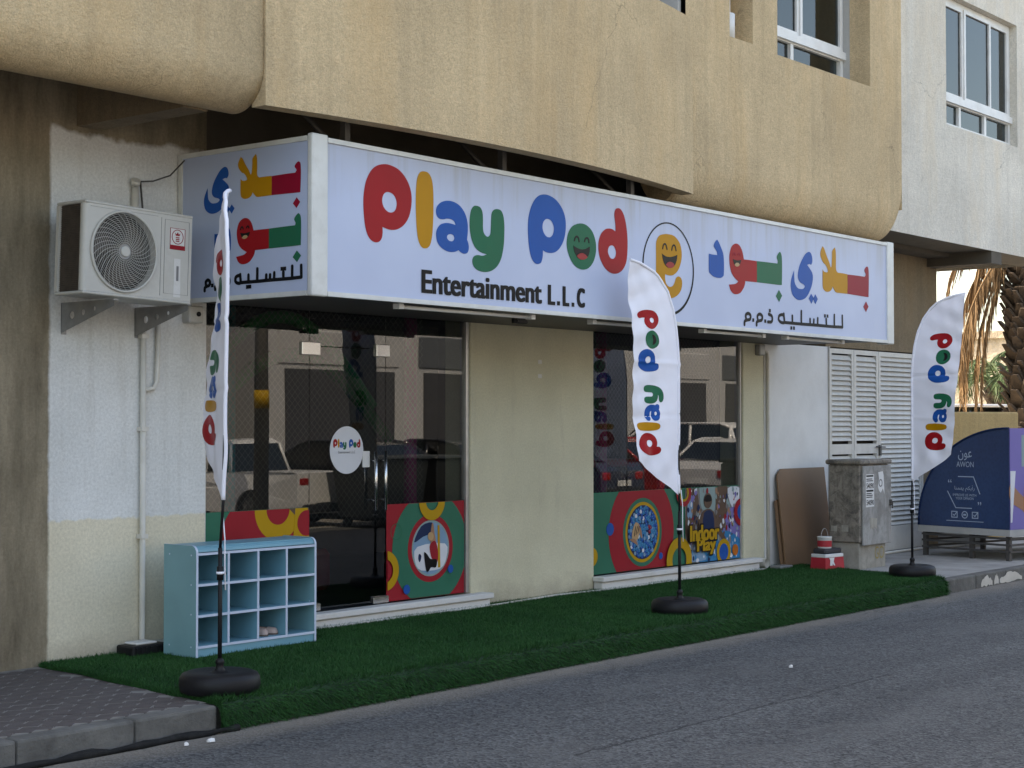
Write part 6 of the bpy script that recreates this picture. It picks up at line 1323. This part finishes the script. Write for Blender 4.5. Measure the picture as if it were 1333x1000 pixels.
def car(name, label, cat, spec, mt, loc, rz):
    t = thing(name, label, cat, 'vehicles parked across the street' if loc[1] < -5 else None, loc, rz)
    L, W = spec['L'], spec['W']; wr = spec['wr']
    low = list(spec['lower']); bot = []
    for wx in reversed(spec['wheels']):
        bot += [(wx + (wr + 0.05) * math.cos(a), 0.30 + (wr + 0.09) * math.sin(a)) for a in [PI * k / 8 for k in range(9)]]
    outline = low + [(L - 0.03, 0.28)] + bot + [(0.03, 0.28)]
    bm = bmesh.new(); n = len(outline)
    hw = W / 2
    def yw(x, z):  # plan taper and tumblehome
        e = min(x, L - x); k = 1 - 0.10 * max(0, 1 - e / 0.6) ** 2; return hw * k * (1 - 0.05 * max(0, (0.55 - z)) - 0.02 * max(0, z - 0.75))
    a = [bm.verts.new((x - L / 2, -yw(x, z), z)) for x, z in outline]; b = [bm.verts.new((x - L / 2, yw(x, z), z)) for x, z in outline]
    bm.verts.index_update()
    tr = tessellate_polygon([[Vector((p[0], p[1], 0)) for p in outline]])
    for q in tr: bm.faces.new([a[i] for i in q]); bm.faces.new([b[i] for i in q][::-1])
    for i in range(n): bm.faces.new((a[i], a[(i + 1) % n], b[(i + 1) % n], b[i]))
    m = MB(); m.bm(bm); body = m.build('body', mt, t)
    cab_ = spec['cabin']; m = MB(); k = len(cab_)
    def cw(z, z0): return hw * (0.93 - 0.20 * (z - z0) / 0.65)
    z0 = cab_[0][1]; A = [(x - L / 2, -cw(z, z0), z) for x, z in cab_]; B = [(x - L / 2, cw(z, z0), z) for x, z in cab_]
    # roof panels painted, the rest glass
    zt = max(z for _, z in cab_)
    roof = [i for i in range(k) if cab_[i][1] > zt - 0.12]
    i0, i1 = roof[0], roof[-1]
    m.add([A[i] for i in range(i0, i1 + 1)] + [B[i] for i in range(i0, i1 + 1)], [(j, j + 1, (i1 - i0 + 1) + j + 1, (i1 - i0 + 1) + j) for j in range(i1 - i0)], 0, True)
    for S in (A, B):
        s = -1 if S is A else 1
        for (p, q) in ((S[0], S[i0]), (S[i1], S[-1])): m.tube([p, q], 0.035, 6)
        m.tube([S[i] for i in range(i0, i1 + 1)], 0.035, 6)
        xm = (S[i0][0] + S[i1][0]) / 2 + 0.1; zt2 = S[i0][2] * 0.5 + S[i1][2] * 0.5; m.tube([(xm, s * cw(z0, z0), z0), (xm - 0.05, s * cw(zt2, z0), zt2)], 0.04, 6)
        if spec in (SUV, VAN): xm += 1.1; m.tube([(xm, s * cw(z0, z0), z0), (xm - 0.05, s * cw(zt2, z0), zt2)], 0.05, 6)
    m.build('roof', mt, t)
    m = MB()
    for S in (A, B): m.add(S, [tuple(range(k))])
    m.add(A[:i0 + 1] + B[:i0 + 1], [(j, j + 1, i0 + 1 + j + 1, i0 + 1 + j) for j in range(i0)]); q = A[i1:]; r2 = B[i1:]
    m.add(q + r2, [(j, j + 1, len(q) + j + 1, len(q) + j) for j in range(len(q) - 1)])
    m.build('glazing', 'car_glass', t)
    for wx in spec['wheels']:
        for s in (-1, 1):
            y = s * (hw - 0.10)
            m = MB(); m.lathe([(wr * 0.62, -0.10), (wr * 0.9, -0.11), (wr, -0.07), (wr, 0.07), (wr * 0.9, 0.11), (wr * 0.62, 0.10)], n=24); w = m.build('wheel', 'tyre', t); w.location = (wx - L / 2, y, wr); w.rotation_euler = (PI / 2, 0, 0)
            m = MB(); m.lathe([(wr * 0.6, -0.10), (wr * 0.6, 0.10)], n=20)
            for j in range(5):
                a_ = 2 * PI * j / 5; m.box(-0.03, 0.03, 0.02, wr * 0.58, 0.095, 0.115)
            m.build('rim', 'rim', w)
    m = MB(); m.box(-L / 2 - 0.02, -L / 2 + 0.10, -hw * 0.72, hw * 0.72, 0.30, 0.46, b=0.03); m.box(L / 2 - 0.10, L / 2 + 0.02, -hw * 0.72, hw * 0.72, 0.30, 0.48, b=0.03); m.build('bumper', 'car_trim', t)
    for s in (-1, 1):
        z = spec['lower'][1][1]
        m = MB(); m.box(-L / 2 - 0.005, -L / 2 + 0.20, s * hw * 0.62 - 0.16, s * hw * 0.62 + 0.16, z - 0.04, z + 0.08, b=0.02); m.build('headlight', 'headlamp', t)
        m = MB(); m.box(L / 2 - 0.14, L / 2 + 0.008, s * hw * 0.68 - 0.14, s * hw * 0.68 + 0.14, z + 0.0, z + 0.16, b=0.02); m.build('tail_light', 'tail_lamp', t)
        m = MB(); m.box(spec['cabin'][0][0] - L / 2 + 0.45, spec['cabin'][0][0] - L / 2 + 0.60, s * (hw + 0.08) - 0.07, s * (hw + 0.08) + 0.07, z0 + 0.04, z0 + 0.18, b=0.02); m.build('mirror', mt, t)
    m = MB(); m.box(L / 2 + 0.021, L / 2 + 0.026, -0.26, 0.26, 0.50, 0.62); m.box(-L / 2 - 0.026, -L / 2 - 0.021, -0.26, 0.26, 0.36, 0.46); m.build('plate', 'plate', t)
    return t
car('parked_van', 'white van parked behind the ochre wall block and palms', 'van', VAN, 'car_white', (20.6, 4.4, 0), R(118))
Y1 = -12.4
pk = car('parked_pickup', 'white pickup truck across the street, mirrored in the window beside the glass door', 'pickup truck', PICKUP, 'car_white', (8.9, Y1 - 0.6, 0), R(85)); pk.scale = (0.86, 0.86, 0.84)
car('parked_car', 'black saloon across the street, mirrored beside the glass door handle', 'car', SEDAN, 'car_black', (13.9, Y1, 0), R(95))
car('parked_car', 'black saloon across the street, mirrored behind the round door sticker', 'car', SEDAN, 'car_black', (11.5, Y1 - 0.4, 0), R(86))
car('parked_car', 'navy saloon across the street, mirrored above the climber window graphic', 'car', SEDAN, 'car_navy', (16.6, Y1 + 0.2, 0), R(88))
car('parked_car', 'red hatchback across the street, mirrored at the edge of the ball pit window', 'car', SEDAN, 'car_red', (19.2, Y1, 0), R(92))
car('parked_car', 'silver saloon nearest the road, mirrored above the ball pit graphic', 'car', SEDAN, 'car_silver', (21.0, -9.6, 0), R(176))
car('parked_car', 'white off-road car across the street, mirrored behind the feather flag', 'car', SUV, 'car_white', (22.3, Y1, 0), R(90))
car('parked_car', 'white off-road car further along, mirrored at the far end of the window', 'car', SUV, 'car_white', (25.8, Y1, 0), R(90))

# ------------------------------------------------------------------ opposite side of the street (seen mirrored in the glass)
M('lot', (0.20, 0.185, 0.165), 0.95, 0.2, 1.0, 0.3, 25)
m = MB(); m.add([(-120, -60, 0.004), (120, -60, 0.004), (120, -10.6, 0.004), (-120, -10.6, 0.004)], [(0, 1, 2, 3)]); tag(m.build('parking_ground', 'lot'), kind='structure')
M('opp_white', (0.43, 0.43, 0.425), 0.85, 0.06, 0.8, 0.2, 40, dirt=0.3, dirtcol=(0.42, 0.38, 0.32)); M('opp_shop', (0.05, 0.05, 0.055), 0.4); M('opp_sign', (0.09, 0.10, 0.11), 0.6)
ob = thing('warehouse', 'long white single-storey building across the street, mirrored in the shop glass', 'building')
m = MB(); m.box(-14, 12.2, -26, -17, 0, 5.2); m.build('wall', 'opp_white', ob)
m = MB(); m.box(-14.1, 12.3, -26.1, -16.9, 5.2, 5.5); m.build('parapet', 'opp_white', ob)
for k in range(5):
    m = MB(); m.box(-11 + 4.6 * k, -9.8 + 4.6 * k, -17.05, -16.98, 0, 2.2); m.build('door', 'opp_shop', ob)
    m = MB(); m.box(-9 + 4.6 * k, -8.2 + 4.6 * k, -17.35, -17.0, 3.0, 3.55, b=0.02); m.build('cooler', 'ac_paint', ob)
ob2 = thing('shop_block', 'taller white block with dark shopfronts across the street, mirrored in the glass', 'building')
m = MB(); m.box(14.2, 48, -28, -18, 0, 9.0); m.build('wall', 'opp_white', ob2)
m = MB(); m.box(14.1, 48.1, -28.1, -17.9, 9.0, 9.4); m.build('parapet', 'opp_white', ob2)
for k in range(7):
    x = 15 + 4.7 * k
    m = MB(); m.box(x, x + 3.6, -18.06, -17.97, 0.2, 3.0); m.build('shopfront', 'opp_shop', ob2)
    m = MB(); m.box(x - 0.2, x + 3.8, -18.25, -17.97, 3.1, 3.9, b=0.03); m.build('fascia_board', 'opp_sign' if k % 3 else 'opp_white', ob2)
    for j in range(2): m = MB(); m.box(x + 0.4 + 1.7 * j, x + 1.5 + 1.7 * j, -18.06, -17.97, 5.4, 6.9); m.build('window', 'room_blind', ob2)
pl = thing('lamp_post', 'grey street pole with yellow band across the street, mirrored in the window', 'pole', loc=(7.75, -10.9, 0))
m = MB(); m.tube([(0, 0, 0), (0, 0, 7)], [0.13, 0.09], 14); m.build('post', 'concrete', pl)
m = MB(); m.tube([(0, 0, 2.0), (0, 0, 2.3)], 0.128, 14); m.build('band', 'print_gold', pl)
m = MB(); m.tube([(0, 0, 6.9), (0, 0.5, 7.1), (0, 1.4, 7.2)], 0.04, 8); m.box(-0.12, 0.12, 1.3, 1.9, 7.15, 7.25, b=0.02); m.build('lamp_head', 'galvanised', pl)
M('bin_plastic', (0.025, 0.028, 0.027), 0.5)
for i, (x, lb_) in enumerate(((9.75, 'dark wheeled bin across the street, mirrored at the hinge side of the door'), (11.25, 'dark wheeled bin across the street, mirrored at the handle side of the door'))):
    t = thing('waste_bin', lb_, 'bin', 'wheeled bins across the street', (x, -10.1, 0))
    m = MB(); m.add([(sx_ * (0.55 + 0.1 * z), sy_ * (0.42 + 0.1 * z), 0.18 + 0.95 * z) for z in (0, 1) for sx_, sy_ in ((-1, -1), (1, -1), (1, 1), (-1, 1))], [(0, 3, 2, 1), (4, 5, 6, 7), (0, 1, 5, 4), (1, 2, 6, 5), (2, 3, 7, 6), (3, 0, 4, 7)]); m.build('tub', 'bin_plastic', t)
    m = MB(); m.box(-0.69, 0.69, -0.56, 0.56, 1.131, 1.20, b=0.03); m.build('lid', 'bin_plastic', t)
    for sx_ in (-0.45, 0.45):
        for sy_ in (-0.33, 0.33): m = MB(); m.tube([(sx_ - 0.03, sy_, 0.09), (sx_ + 0.03, sy_, 0.09)], 0.09, 12); m.build('wheel', 'tyre', t)

# ------------------------------------------------------------------ small things on the ground
m = MB(); P_ = [(-9.0 + 4.48 * k / 40, KERB_Y - 0.035 + 0.010 * math.sin(k * 1.1) - 0.0006 * k, 0.016 + 0.004 * math.sin(k * 2.3)) for k in range(41)]
m.tube(P_, [0.021 + 0.006 * math.sin(k * 1.9) + 0.004 * math.sin(k * 5.1) for k in range(41)], 8); tag(m.build('rubber_hose', 'black_rubber'), 'black rubber strip lying in the gutter along the kerb', 'hose')
def scrap(label, x, y, s, seed, z=0.006):
    r_ = random.Random(seed); n = 9; top = [(s * (0.6 + 0.5 * r_.random()) * math.cos(2 * PI * k / n), s * 0.7 * (0.6 + 0.5 * r_.random()) * math.sin(2 * PI * k / n), r_.uniform(0.001, 0.02)) for k in range(n)]
    m = MB(); m.add(top + [(0, 0, 0.02)] + [(a, b, 0.0) for a, b, c in top], [(k, (k + 1) % n, n) for k in range(n)] + [(k, (k + 1) % n, n + 1 + (k + 1) % n, n + 1 + k) for k in range(n)])
    o = tag(m.build('paper_scrap', 'paper'), label, 'litter', 'paper scraps on the road'); o.location = (x, y, z)
scrap('crumpled white scrap on the asphalt beside the turf corner', -4.86, -2.30, 0.032, 1); scrap('small white scrap on the road close to the rubber strip', -5.02, -2.28, 0.017, 2); scrap('tiny white scrap further out on the open road', -0.4, -3.4, 0.020, 3); scrap('flat white scrap on the road past the turf end', 5.2, -3.2, 0.05, 4)

# old paint splashed on the kerb beyond the turf
M('splash_paint', (0.52, 0.49, 0.43), 0.8, 0.1, 9)
for x0_, w_, seed in ((6.05, 0.30, 1), (6.55, 0.62, 2), (6.40, 0.12, 3)):
    r_ = random.Random(seed); n = 12
    poly_ = [(x0_ + w_ * k / n, 0.135 * r_.uniform(0.75, 1.0) * (0.35 + 0.65 * math.sin(PI * (k + 0.5) / (n + 1)))) for k in range(n + 1)] + [(x0_ + w_ * (1 - k / n), 0.004 + 0.02 * r_.random()) for k in range(n + 1)]
    m = MB(); m.prism(poly_, lambda u, v, d: (u, KERB_Y - 0.0055 - d, v), 0.0, 0.001); m.build('paint_splash', 'splash_paint', kerb_root)
